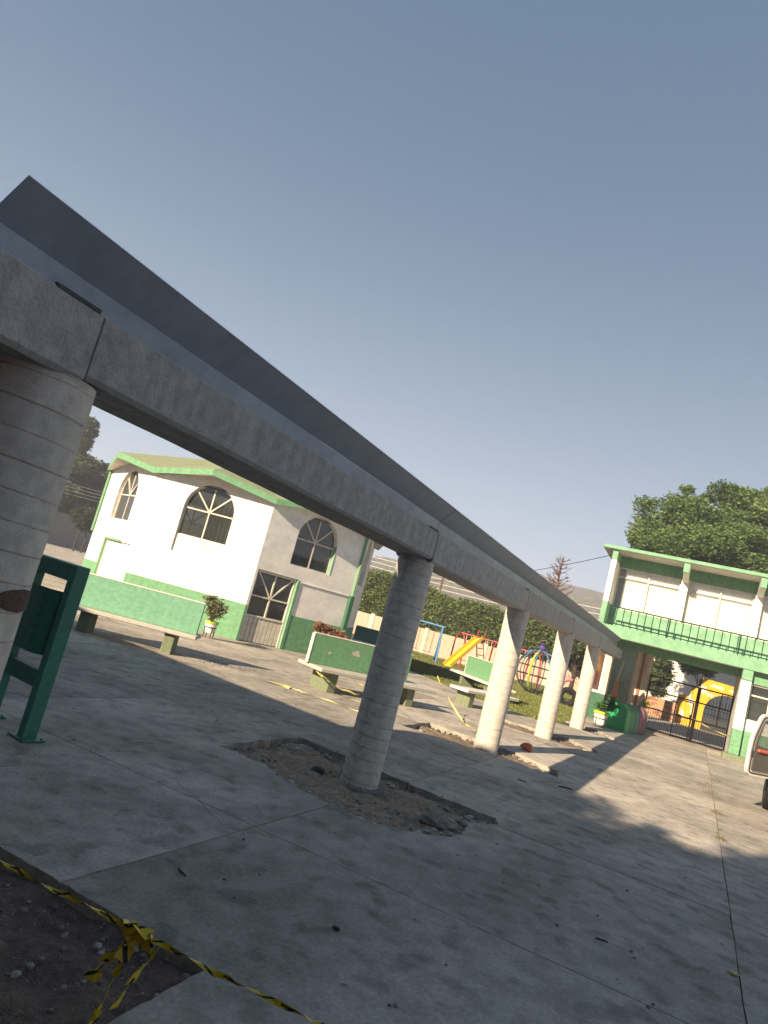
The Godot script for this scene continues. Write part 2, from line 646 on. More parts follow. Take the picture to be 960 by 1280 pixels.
func build_ground():
	var land := nt()
	quad(land, Vector3(-1600, -0.16, 400), Vector3(900, -0.16, 400), Vector3(900, -0.16, -2000), Vector3(-1600, -0.16, -2000), Vector3.UP)
	struct_mesh("ground", fin(land), M.land)
	var holes := []
	var raw := pits()
	for i in raw.size():
		holes.append(jag(raw[i], [0.06, 0.06, 0.12, 0.16, 0.16][i], [0.007, 0.024, 0.035, 0.04, 0.04][i]))
	var cracks := []
	for line in [[Vector2(-5.6, -4.9), Vector2(-4.8, -5.05), Vector2(-4.1, -4.9), Vector2(-3.6, -4.95), Vector2(-2.6, -4.4)], [Vector2(-1.9, -8.3), Vector2(-0.9, -8.9), Vector2(-0.3, -9.2), Vector2(0.6, -9.6)], [Vector2(-7.0, -6.4), Vector2(-5.9, -6.9), Vector2(-5.0, -8.0)], [Vector2(1.2, -5.2), Vector2(1.9, -6.3), Vector2(2.0, -7.6)]]:
		var dense := []
		for i in line.size() - 1:
			for e in 7:
				dense.append(line[i].lerp(line[i + 1], e / 7.0) + Vector2(rng.randf_range(-0.03, 0.03), rng.randf_range(-0.03, 0.03)))
		var left := PackedVector2Array()
		var right := PackedVector2Array()
		for i in dense.size():
			var q: Vector2 = dense[mini(i + 1, dense.size() - 1)] - dense[maxi(i - 1, 0)]
			var o := q.orthogonal().normalized() * rng.randf_range(0.001, 0.0035)
			left.append(dense[i] + o)
			right.append(dense[i] - o)
		right.reverse()
		left.append_array(right)
		cracks.append(left)
	var lawn := PackedVector2Array([Vector2(-13.2, -27.4), Vector2(-8.8, -24.3), Vector2(-7.3, -22.9), Vector2(-6.2, -21.6), Vector2(-5.0, -21.2), Vector2(-3.9, -20.6), Vector2(-3.62, -21.0), Vector2(-3.5, -24.4), Vector2(-3.95, -28.4), Vector2(-3.95, -44.2), Vector2(-40, -44.2), Vector2(-40, -30)])
	lawn = jag(lawn, 0.5, 0.05)
	var pav := setting("pavement")
	for i in range(-6, 4):
		for j in range(-2, 12):
			var x0 := -2.67 + 3.23 * i
			var z0 := -4.74 - 2.64 * j
			var polys := [jag(rect2(x0 + 0.004, z0 - 2.64 + 0.004, x0 + 3.23 - 0.004, z0 - 0.004), 0.3, 0.0035)]
			for cut in holes + [lawn] + cracks:
				var next := []
				for p in polys:
					for q in Geometry2D.clip_polygons(p, cut):
						if not Geometry2D.is_polygon_clockwise(q):
							next.append(q)
				polys = next
			var dy := rng.randf_range(-0.002, 0.002)
			for p in polys:
				if absf(area(p)) < 0.04:
					continue
				var st := nt()
				if Geometry2D.triangulate_polygon(p).is_empty():
					print("slab not triangulated ", i, " ", j, " ", area(p))
					continue
				flat(st, p, -0.13, dy)
				obj("concrete_slab", fin(st), M.pave[rng.randi() % 4], pav)
	# earth laid bare in the holes round the columns
	var k := 0
	for h in raw:
		var r := Rect2(h[0], Vector2.ZERO)
		for p in h:
			r = r.expand(p)
		r = r.grow(0.25)
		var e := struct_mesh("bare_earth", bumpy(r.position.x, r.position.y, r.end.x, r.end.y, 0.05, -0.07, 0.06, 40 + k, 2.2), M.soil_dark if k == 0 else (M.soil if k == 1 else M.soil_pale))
		k += 1
		# loose gravel and crumbs of concrete, nobody could count it
		var xf := []
		var cols := []
		var cnt := 900 if k in [0, 1, 2] else 160
		for q in cnt:
			var p := Vector2(rng.randf_range(r.position.x + 0.25, r.end.x - 0.25), rng.randf_range(r.position.y + 0.25, r.end.y - 0.25))
			if not Geometry2D.is_point_in_polygon(p, h):
				continue
			var s := 0.005 + 0.02 * pow(rng.randf(), 5.0)
			var b := Basis(Vector3(rng.randf() - 0.5, rng.randf() - 0.5, rng.randf() - 0.5).normalized(), rng.randf() * TAU).scaled(Vector3(s, s * 0.7, s * 1.2))
			xf.append(Transform3D(b, Vector3(p.x, -0.068 + rng.randf() * 0.02, p.y)))
			var c := rng.randf_range(0.12, 0.34)
			cols.append(Color(c, c * 0.9, c * 0.8))
		# broken lumps lying under the rim
		for q in (0 if k == 1 else 70):
			var hi: int = rng.randi() % h.size()
			var p: Vector2 = h[hi].lerp(h[(hi + 1) % h.size()], rng.randf())
			p = p.lerp((r.position + r.end) * 0.5, rng.randf_range(0.04, 0.22))
			if not Geometry2D.is_point_in_polygon(p, h):
				continue
			var s := rng.randf_range(0.015, 0.05)
			xf.append(Transform3D(Basis(Vector3(rng.randf() - 0.5, rng.randf() - 0.5, rng.randf() - 0.5).normalized(), rng.randf() * TAU).scaled(Vector3(s, s * 0.6, s * 1.3)), Vector3(p.x, -0.055, p.y)))
			var c := rng.randf_range(0.25, 0.42)
			cols.append(Color(c, c * 0.93, c * 0.83))
		var stones := mm("gravel", pebble(9), xf, cols, gravel_mat(), self)
		stones.set_meta("kind", "stuff")
		stones.set_meta("label", ["gravel strewn over the dark earth bed at the front left", "gravel and rubble in the hole round the shaded column", "gravel in the hole round the second column", "gravel in the hole round the third column", "gravel in the hole round the last column"][k - 1])
		stones.set_meta("category", "gravel")
	# yard west of the chapel, lawn, street
	var yard := nt()
	flat(yard, rect2(-75, -60, -22.1, 1), -0.1, -0.012)
	struct_mesh("yard", fin(yard), M.pave[2])
	var apron := nt()
	flat(apron, rect2(10.3, -31, 40, 1), -0.1, -0.012)
	struct_mesh("yard", fin(apron), M.pave[1])
	struct_mesh("lawn_soil", bumpy(-41, -44.4, -3.3, -20.4, 0.5, -0.05, 0.05, 71, 0.5), M.grass_floor)
	var road := nt()
	flat(road, rect2(-60, -60, 60, -44.3), -0.12, -0.02)
	flat(road, rect2(-3.94, -44.29, 60, -36.55), -0.12, -0.02)
	struct_mesh("street", fin(road), M.pave[1])
	# grass
	var xf := []
	var cols := []
	for q in 60000:
		var p := Vector2(rng.randf_range(-17, -3.5), rng.randf_range(-43, -20.8))
		if not Geometry2D.is_point_in_polygon(p, lawn):
			continue
		var s := rng.randf_range(0.05, 0.13)
		var b := Basis(Vector3.UP, rng.randf() * TAU) * Basis(Vector3.RIGHT, rng.randf_range(-0.5, 0.5))
		xf.append(Transform3D(b.scaled_local(Vector3(0.05, s, 0.05)), Vector3(p.x, -0.05, p.y)))
		var g := rng.randf()
		cols.append(Color(0.10 + 0.10 * g, 0.14 + 0.06 * g, 0.035 + 0.02 * g))
	var gr := mm("grass", blade_mesh(), xf, cols, M.needle, self)
	gr.set_meta("kind", "stuff")
	gr.set_meta("label", "short dry grass of the play area behind the benches")
	gr.set_meta("category", "grass")
	# weeds along the right-hand joint
	xf = []
	cols = []
	for spot in [[0.5, -17.6, 0.3], [0.52, -19.0, 0.35], [0.55, -16.2, 0.2], [0.56, -13.6, 0.1], [0.57, -11.2, 0.1], [-1.3, -14.3, 0.3], [-8.3, -11.4, 0.3], [-7.9, -11.9, 0.4]]:
		for q in 160:
			var p := Vector3(spot[0] + rng.randfn() * spot[2] * 0.4, -0.01, spot[1] + rng.randfn() * spot[2])
			var b := Basis(Vector3.UP, rng.randf() * TAU) * Basis(Vector3.RIGHT, rng.randf_range(-1.2, 1.2))
			xf.append(Transform3D(b.scaled_local(Vector3(0.02, rng.randf_range(0.01, 0.035), 0.02)), p))
			cols.append(Color(0.12, 0.11, 0.05))
	var wd := mm("weeds", blade_mesh(), xf, cols, M.needle, self)
	wd.set_meta("kind", "stuff")
	wd.set_meta("label", "dry weeds growing in the joints of the concrete paving")
	wd.set_meta("category", "weeds")

func area(p: PackedVector2Array) -> float:
	var a := 0.0
	for i in p.size():
		a += p[i].cross(p[(i + 1) % p.size()])
	return a * 0.5

func gravel_mat() -> StandardMaterial3D:
	if not M.has("gravel"):
		var m := StandardMaterial3D.new()
		m.vertex_color_use_as_albedo = true
		m.roughness = 0.95
		M.gravel = m
	return M.gravel

func pebble(sd: int) -> Mesh:
	var r := RandomNumberGenerator.new()
	r.seed = sd
	var st := nt()
	var prof := [Vector2(0, -1), Vector2(0.75, -0.6), Vector2(1.0, 0.05), Vector2(0.6, 0.7), Vector2(0, 0.9)]
	lathe(st, Vector3.ZERO, prof, 6, Vector3(1, 0.8, 0.8))
	return fin(st).commit()

func blade_mesh() -> Mesh:
	var st := nt()
	for a in [0.0, 1.2, 2.4]:
		var d := Vector3(cos(a), 0, sin(a))
		tri(st, d * -0.4, d * 0.4, Vector3(0.1, 1, 0.25) + d * 0.3, d.cross(Vector3.UP))
	return fin(st).commit()

# =====================================================================
# the row of columns with its beam and gutter
# =====================================================================
func build_gallery():
	var src: MeshInstance3D = null
	var names := ["thick round concrete column nearest the camera, at the left edge beside the green bin", "shaded round concrete column standing in the large hole of bare earth", "sunlit round concrete column second beyond the shaded one, hiding a white bench", "sunlit round concrete column in front of the climbing globe, next to last", "sunlit round concrete column farthest off, beside the painted front wall"]
	for i in 5:
		var z := Z0 - SP * i
		var t := thing("concrete_column", names[i], "column", Vector3(CX, 0, z if i > 0 else -2.21), 0.0, "columns carrying the concrete beam")
		var st := SurfaceTool.new()
		st.begin(Mesh.PRIMITIVE_TRIANGLES)
		ringed_shaft(st, 0.203 if i > 0 else 0.255, -0.13, 2.40 if i > 0 else 2.378, 0.118 if i > 0 else 0.13)
		obj("shaft", st, M.column, t)
		var ft := nt()
		var poly := PackedVector2Array()
		for k in 12:
			var a := TAU * k / 12
			poly.append(Vector2(cos(a), sin(a)) * rng.randf_range(0.24, 0.36))
		prism(ft, Transform3D(Basis(Vector3.RIGHT, Vector3(0, 0, 1), Vector3(0, 1, 0)), Vector3(0.05, 0, 0.03)), poly, -0.13, -0.066)
		obj("footing", fin(ft), M.stone, t)
		if i == 0:
			var s2 := nt()
			# rusty stain patch on the near column, low on the side to the camera
			var c0 := 1.34
			for e in 14:
				var ya := c0 - 0.055 + 0.11 * e / 14.0
				var yb := c0 - 0.055 + 0.11 * (e + 1) / 14.0
				var wa := 0.58 * sqrt(maxf(0.0, 1.0 - pow((ya - c0) / 0.055, 2)))
				var wb := 0.58 * sqrt(maxf(0.0, 1.0 - pow((yb - c0) / 0.055, 2)))
				for g in 6:
					var mid := -0.40
					var A := []
					for e2 in [[ya, wa, g], [ya, wa, g + 1], [yb, wb, g + 1], [yb, wb, g]]:
						var an: float = mid + e2[1] * (e2[2] / 3.0 - 1.0)
						A.append(Vector3(cos(an) * 0.2605, e2[0], sin(an) * 0.2605))
					quad(s2, A[0], A[1], A[2], A[3], A[0] * Vector3(1, 0, 1))
			obj("rust_stain", fin(s2), M.rust, t)
	var bm := thing("concrete_beam", "long grey concrete beam lying across the row of round columns", "beam", Vector3(CX, 2.385, Z0))
	var ends := [2.2]
	for i in 5:
		ends.append(Z0 - SP * i + [0.05, 0.12, 0.38, 0.38, 0.3][i])
	ends.append(-28.55)
	for i in ends.size() - 1:
		var za: float = ends[i]
		var zb: float = ends[i + 1]
		var st := nt()
		var off: float = [0.060, 0.030, 0.016, 0.004, -0.008, -0.016][i]
		var dy: float = [-0.018, 0.012, -0.02, 0.0, 0.0, 0.0][i]
		var n: int = maxi(2, int((za - zb) / 0.5))
		# cross-section with softened arrises, running along z with slight unevenness
		var prev := []
		for k in n + 1:
			var z := lerpf(za - 0.006, zb + 0.006, float(k) / n)
			var w := 0.2 + off
			var jx := rng.randf_range(-0.003, 0.003)
			var jy := rng.randf_range(-0.004, 0.004)
			var y0 := 2.385 + dy + jy
			var y1 := 2.712
			var sec := []
			for q in [[w - 0.022, y0], [w, y0 + 0.025], [w, y1 - 0.012], [w - 0.012, y1], [-w + 0.012, y1], [-w, y1 - 0.012], [-w, y0 + 0.025], [-w + 0.022, y0]]:
				sec.append(Vector3(CX + q[0] + jx, q[1], z))
			if k > 0:
				for e in 8:
					var m: Vector3 = (sec[e] + sec[(e + 1) % 8]) * 0.5
					quad(st, prev[e], prev[(e + 1) % 8], sec[(e + 1) % 8], sec[e], m - Vector3(CX, 2.55, m.z))
			if k == 0 or k == n:
				var nn := Vector3(0, 0, 1 if k == 0 else -1)
				for e in range(1, 7):
					tri(st, sec[0], sec[e], sec[e + 1], nn)
			prev = sec
		part("beam_segment", fin(st), M.beam if i % 2 == 0 else M.beam2, bm)
	for i in 5:
		var ze: float = ends[i + 1]
		var face: float = 0.2 + [0.060, 0.030, 0.016, 0.004, -0.008][i]
		var st := nt()
		cbox(st, Transform3D.IDENTITY, Vector3(CX + face - 0.06, 2.708, ze + 0.16), Vector3(0.126, 0.024, 0.26), 0.004)
		part("bearing_plate", fin(st), M.dark_steel, bm)
		st = nt()
		cbox(st, Transform3D.IDENTITY, Vector3(CX + face - 0.1, 2.54, ze), Vector3(0.203, 0.31, 0.010 + 0.009 * i), 0.002)
		part("joint_filler", fin(st), M.joint, bm)
	# sheet-metal gutter on the beam: two upright webs with flared lips
	var gt := thing("roof_gutter", "grey sheet metal gutter with flared lips running on top of the concrete beam", "gutter", Vector3(CX, 2.72, Z0))
	var runs := [-1.77, -4.8, -7.8, -10.9, -13.9, -17.0, -20.0, -23.1, -26.1, -28.1]
	for i in 9:
		var st := nt()
		gutter_run(st, runs[i], runs[i + 1] - (0.08 if i % 2 == 1 else -0.004), 0.0 if i % 2 == 0 else 0.004)
		part("gutter_length", fin(st), M.gutter, gt)

func ringed_shaft(st: SurfaceTool, r: float, y0: float, y1: float, pitch: float):
	# spiral-wound form marks: shallow seams every pitch, rings hardly out of line
	var prof := []
	var y := y0
	while y < y1:
		var yn := minf(y + pitch, y1)
		var rr := r + rng.randf_range(-0.0012, 0.0012)
		prof.append([rr, y, 0.0])
		prof.append([rr, yn - 0.009, 0.0])
		prof.append([rr, yn - 0.009, -0.75])
		prof.append([rr - 0.004, yn - 0.005, -0.75])
		prof.append([rr - 0.004, yn - 0.005, 0.7])
		prof.append([rr, yn, 0.7])
		y = yn
	var N := 48
	var rows := []
	var ph := rng.randf() * TAU
	for p in prof:
		var row := []
		for k in N + 1:
			var a := TAU * k / N
			var wob := 0.0014 * sin(a * 3 + p[1] * 5.0) + 0.0008 * sin(a * 7 - p[1] * 11.0)
			var yy: float = p[1] + (0.016 * sin(a + ph) if p[1] > y0 + 0.05 and p[1] < y1 - 0.05 else 0.0)
			row.append([Vector3(cos(a) * (p[0] + wob), yy, sin(a) * (p[0] + wob)), Vector3(cos(a), p[2], sin(a)).normalized()])
		rows.append(row)
	for i in rows.size() - 1:
		if rows[i][0][0].distance_to(rows[i + 1][0][0]) < 0.0005:
			continue
		for k in N:
			var q := [rows[i][k], rows[i][k + 1], rows[i + 1][k + 1], rows[i + 1][k]]
			for e in [0, 1, 2, 0, 2, 3]:
				st.set_normal(q[e][1])
				st.add_vertex(q[e][0])

func gutter_run(st: SurfaceTool, za: float, zb: float, grow: float):
	var t := 0.006
	var pts := [Vector2(0.115, 3.105), Vector2(-0.06, 2.922), Vector2(-0.06, 2.726), Vector2(-0.30, 2.726), Vector2(-0.30, 2.922), Vector2(-0.475, 3.105)]
	for i in pts.size() - 1:
		var a: Vector2 = pts[i]
		var b: Vector2 = pts[i + 1]
		var n := (b - a).orthogonal().normalized()
		var c := PackedVector2Array([a + n * grow, b + n * grow, b + n * (grow + t), a + n * (grow + t)])
		prism(st, Transform3D(Basis.IDENTITY, Vector3(CX, 0, 0)), c, za, zb)

# =====================================================================
# the eight-sided chapel
# =====================================================================
func arch(hw: float, sill: float, spring: float, n := 12) -> PackedVector2Array:
	var p := PackedVector2Array([Vector2(-hw, sill), Vector2(hw, sill)])
	for k in n + 1:
		var a := PI * k / n
		p.append(Vector2(cos(a) * hw, spring + sin(a) * hw))
	return p

func build_chapel():
	var C := Vector3(-14.70, 0, -19.96)
	var t := thing("chapel", "white eight-sided chapel with green base, arched windows and zigzag green eaves", "chapel", C)
	var s := 3.55
	var ap := s * 1.2071
	var th0 := deg_to_rad(-21.0)
	var tops := []
	var xfs := []
	for k in 8:
		var th := th0 + deg_to_rad(45.0 * (k - 1))
		var dd := Vector3(cos(th), 0, sin(th))
		var n := Vector3(-dd.z, 0, dd.x)
		xfs.append(Transform3D(Basis(dd, Vector3.UP, n), n * ap))
	# k: 0 = face with the panelled door, 1 = middle face, 2 = left face
	for k in 8:
		var xf: Transform3D = xfs[k]
		var h := s * 0.5
		var hw := 0.74
		var win := arch(hw, 1.92 if k == 1 else 2.42, 3.26)
		var cuts := [win]
		var door := Rect2()
		if k == 0:
			door = Rect2(-1.70, -0.1, 1.42, 2.14)
		elif k == 2:
			door = Rect2(-0.42, -0.1, 1.9, 1.88)
		if door.size.x > 0:
			cuts.append(rect2(door.position.x, door.position.y, door.end.x, door.end.y))
		var st := nt()
		for half in [PackedVector2Array([Vector2(-h, -0.1), Vector2(0, -0.1), Vector2(0, 4.26), Vector2(-h, 3.92)]), PackedVector2Array([Vector2(0, -0.1), Vector2(h, -0.1), Vector2(h, 3.92), Vector2(0, 4.26)])]:
			var ps := [half]
			for c in cuts:
				var nx := []
				for p in ps:
					nx.append_array(Geometry2D.clip_polygons(p, c))
				ps = nx
			for p in ps:
				prism(st, xf, p, -0.22, 0.0)
		var wall := obj("wall", fin(st), M.white, t)
		var da := nt()
		var dp := [rect2(-h - 0.005, -0.1, h + 0.005, 1.0)]
		if door.size.x > 0:
			dp = Geometry2D.clip_polygons(dp[0], rect2(door.position.x - (0.1 if k == 2 else 0.02), door.position.y - 0.1, door.end.x + 0.02 + (0.4 if k == 2 else 0.0), door.end.y))
		for p in dp:
			da = nt()
			prism(da, xf, p, 0.0, 0.012)
			sub("dado", fin(da), M.green_dado, wall)
		arch_window(xf, hw, 2.42, 3.26, t, k)
		if k == 1:
			var rp := nt()
			prism(rp, xf, rect2(-hw, 1.92, hw, 2.42), -0.2, -0.07)
			sub("recessed_panel", fin(rp), M.white2, wall)
		if k == 0:
			chapel_door(xf, door, t)
			var lg := nt()
			cbox(lg, xf, Vector3(0.72, 1.98, 0.012), Vector3(1.9, 0.035, 0.03), 0.006)
			sub("ledge", fin(lg), M.white2, wall)
			var jb := nt()
			cbox(jb, xf, Vector3(hw - 0.006, 2.86, -0.05), Vector3(0.012, 0.86, 0.125))
			sub("painted_reveal", fin(jb), M.green_pale, wall)
		if k == 2:
			var dn := nt()
			cbox(dn, xf, Vector3(0.53, 0.84, -0.09), Vector3(1.9, 1.88, 0.05), 0.004)
			var dm := obj("door", fin(dn), M.white2, t)
			var fr := nt()
			cbox(fr, xf, Vector3(-0.47, 0.9, 0.01), Vector3(0.1, 1.86, 0.07), 0.005)
			cbox(fr, xf, Vector3(0.1, 1.80, 0.01), Vector3(1.24, 0.06, 0.05), 0.005)
			sub("door_frame", fin(fr), M.green_dado, dm)
	# rain pipes at two corners
	for e in [[0, -1.0, 0.35, 4.0], [2, 1.0, 1.9, 4.0], [0, 1.0, 1.0, 3.9]]:
		if e[0] == 0 and e[1] == -1.0:
			continue
		var xf: Transform3D = xfs[e[0]]
		var ptop := xf * Vector3(s * 0.5 * (1.0 if e[0] == 0 else -1.0), e[3], 0.045)
		var pbot := Vector3(ptop.x, e[2], ptop.z)
		var st := nt()
		tube(st, [ptop, pbot], 0.045, 8)
		obj("rain_pipe", fin(st), M.green, t)
	# meter niche block low on the right corner
	var cb := nt()
	cbox(cb, xfs[0], Vector3(s * 0.5 - 0.02, 1.0, 0.06), Vector3(0.16, 2.0, 0.14), 0.01)
	obj("corner_post", fin(cb), M.green_dark, t)
	# folded star roof
	var apex := Vector3(0, 5.62, 0)
	var edge := []
	for k in 8:
		var xf: Transform3D = xfs[k]
		var cr := xf * Vector3(s * 0.5, 4.07, 0)   # corner shared with the previous face (k - 1)
		var out := Vector3(cr.x, 0, cr.z).normalized()
		edge.append(cr + out * 0.16)
		edge.append(xf * Vector3(0, 4.36, 0.60))
	var rf := nt()
	var fs := nt()
	var so := nt()
	var d1 := Vector3(0, -0.17, 0)
	for k in 8:
		var xf: Transform3D = xfs[k]
		var pk := xf * Vector3(0, 4.36, 0.60)
		for sd in [-1.0, 1.0]:
			var cr := xf * Vector3(s * 0.5 * sd, 4.06, 0)
			cr += Vector3(cr.x, 0, cr.z).normalized() * 0.16
			tri(rf, pk, cr, apex, Vector3.UP)
			var n := (pk + cr) * Vector3(1, 0, 1)
			quad(fs, pk, cr, cr + d1, pk + d1, n)
			var pi: Vector3 = xf * Vector3(0, 4.36 - 0.10, -0.1)
			var ci := xf * Vector3(s * 0.5 * sd, 4.06 - 0.1, 0)
			ci -= Vector3(ci.x, 0, ci.z).normalized() * 0.1
			quad(so, pk + d1, cr + d1, ci, pi, Vector3.DOWN)
	obj("roof", fin(rf), M.roof_deck, t)
	obj("fascia", fin(fs), M.green_dado, t)
	obj("soffit", fin(so), M.soffit, t)
	# ceiling keeps the inside dark
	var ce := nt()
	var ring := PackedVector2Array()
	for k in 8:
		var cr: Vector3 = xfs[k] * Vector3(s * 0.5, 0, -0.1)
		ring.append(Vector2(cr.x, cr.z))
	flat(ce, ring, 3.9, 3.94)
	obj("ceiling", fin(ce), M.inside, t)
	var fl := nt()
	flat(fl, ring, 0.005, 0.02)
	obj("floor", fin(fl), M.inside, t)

func arch_window(xf: Transform3D, hw: float, sill: float, spring: float, t: Node3D, k: int):
	var z := -0.13
	var fr := nt()
	var w := 0.035
	# arch frame
	var pts := arch(hw - 0.005, sill, spring, 16)
	for i in pts.size():
		var a := pts[i]
		var b := pts[(i + 1) % pts.size()]
		var c0 := Vector2(0, spring - 0.2)
		var ai := a + (c0 - a).normalized() * w * 1.2
		var bi := b + (c0 - b).normalized() * w * 1.2
		prism(fr, xf, PackedVector2Array([a, b, bi, ai]), z - 0.02, z + 0.02)
	var bars := [[Vector2(0, sill), Vector2(0, spring + hw)], [Vector2(-hw, spring - 0.05), Vector2(hw, spring - 0.05)], [Vector2(0, spring - 0.05), Vector2(-hw * 0.68, spring + hw * 0.66)], [Vector2(0, spring - 0.05), Vector2(hw * 0.68, spring + hw * 0.66)]]
	var q := 0
	for b in bars:
		var d: Vector2 = (b[1] - b[0]).normalized()
		var n := d.orthogonal() * w * 0.6
		prism(fr, xf, PackedVector2Array([b[0] + n, b[1] + n, b[1] - n, b[0] - n]), z - 0.017 + q * 0.002, z + 0.023 + q * 0.002)
		q += 1
	var fm := obj("window", fin(fr), M.frame, t)
	# panes
	var panes := [rect2(-hw, sill, 0, spring - 0.05), rect2(0, sill, hw, spring - 0.05)]
	for sct in 4:
		var p := PackedVector2Array([Vector2(0, spring - 0.05)])
		for e in 5:
			var a := PI * (sct + e / 4.0) / 4.0
			p.append(Vector2(cos(a) * hw, spring + sin(a) * hw))
		panes.append(p)
	for p in panes:
		var st := nt()
		var ip := Geometry2D.offset_polygon(p, -0.012)
		if ip.size() > 0:
			prism(st, xf, ip[0], z - 0.006, z)
			sub("pane", fin(st), M.glass, fm)
	# curtain drawn to one side
	if k <= 2:
		var cu := nt()
		var x0 := [-0.6, 0.05, -0.66][k] as float
		var x1 := [-0.1, 0.7, -0.2][k] as float
		var n2 := 26
		for i in n2:
			var xa := lerpf(x0, x1, float(i) / n2)
			var xb := lerpf(x0, x1, float(i + 1) / n2)
			var za := -0.42 + 0.035 * sin(i * 1.25)
			var zb := -0.42 + 0.035 * sin((i + 1) * 1.25)
			quad(cu, xf * Vector3(xa, 2.2, za), xf * Vector3(xb, 2.2, zb), xf * Vector3(xb, 3.75, zb), xf * Vector3(xa, 3.75, za), xf.basis * Vector3(0, 0, 1))
		sub("curtain", fin(cu), M.curtain, fm)

func chapel_door(xf: Transform3D, d: Rect2, t: Node3D):
	var x0 := d.position.x + 0.06
	var x1 := d.end.x - 0.10
	var z := -0.10
	var fr := nt()
	cbox(fr, xf, Vector3(x0 - 0.03, 1.0, z), Vector3(0.06, 2.08, 0.09), 0.006)
	cbox(fr, xf, Vector3(x1 + 0.03, 1.0, z), Vector3(0.06, 2.08, 0.09), 0.006)
	cbox(fr, xf, Vector3((x0 + x1) * 0.5, 2.0, z), Vector3(x1 - x0, 0.06, 0.085), 0.006)
	cbox(fr, xf, Vector3((x0 + x1) * 0.5, 0.74, z), Vector3(x1 - x0, 0.06, 0.08), 0.006)
	var cx := (x0 + x1) * 0.5
	var yb := 0.77
	var ym := 1.30
	var yt := 1.97
	cbox(fr, xf, Vector3(cx, (yb + yt) * 0.5, z), Vector3(0.045, yt - yb, 0.05))
	cbox(fr, xf, Vector3(cx, ym, z + 0.003), Vector3(x1 - x0, 0.045, 0.05))
	for sgn in [-1.0, 1.0]:
		bar(fr, xf * Vector3(cx, ym, z + 0.006), xf * Vector3(cx + sgn * (x1 - x0) * 0.46, yt, z + 0.006), 0.04, 0.04)
	var fm := obj("door", fin(fr), M.frame_pale, t)
	for p in [[x0, cx, yb, ym], [cx, x1, yb, ym], [x0, cx, ym, yt], [cx, x1, ym, yt]]:
		var st := nt()
		cbox(st, xf, Vector3((p[0] + p[1]) * 0.5, (p[2] + p[3]) * 0.5, z - 0.01), Vector3(p[1] - p[0] - 0.05, p[3] - p[2] - 0.05, 0.006))
		sub("pane", fin(st), M.glass, fm)
	# ribbed lower panel
	var n := 9
	for i in n:
		var st := nt()
		var xc := lerpf(x0, x1, (i + 0.5) / n)
		cbox(st, xf, Vector3(xc, 0.36, z + 0.005), Vector3((x1 - x0) / n - 0.012, 0.68, 0.03), 0.008)
		sub("panel_rib", fin(st), M.frame_pale, fm)
	var bk := nt()
	cbox(bk, xf, Vector3(cx, 0.36, z - 0.03), Vector3(x1 - x0, 0.70, 0.02))
	sub("backing", fin(bk), M.frame_pale, fm)
	var jb := nt()
	cbox(jb, xf, Vector3(d.end.x - 0.02, 0.96, -0.05), Vector3(0.035, 2.1, 0.16), 0.004)
	cbox(jb, xf, Vector3(d.end.x + 0.03, 0.97, 0.012), Vector3(0.06, 2.12, 0.03), 0.004)
	sub("painted_jamb", fin(jb), M.green_pale, fm)

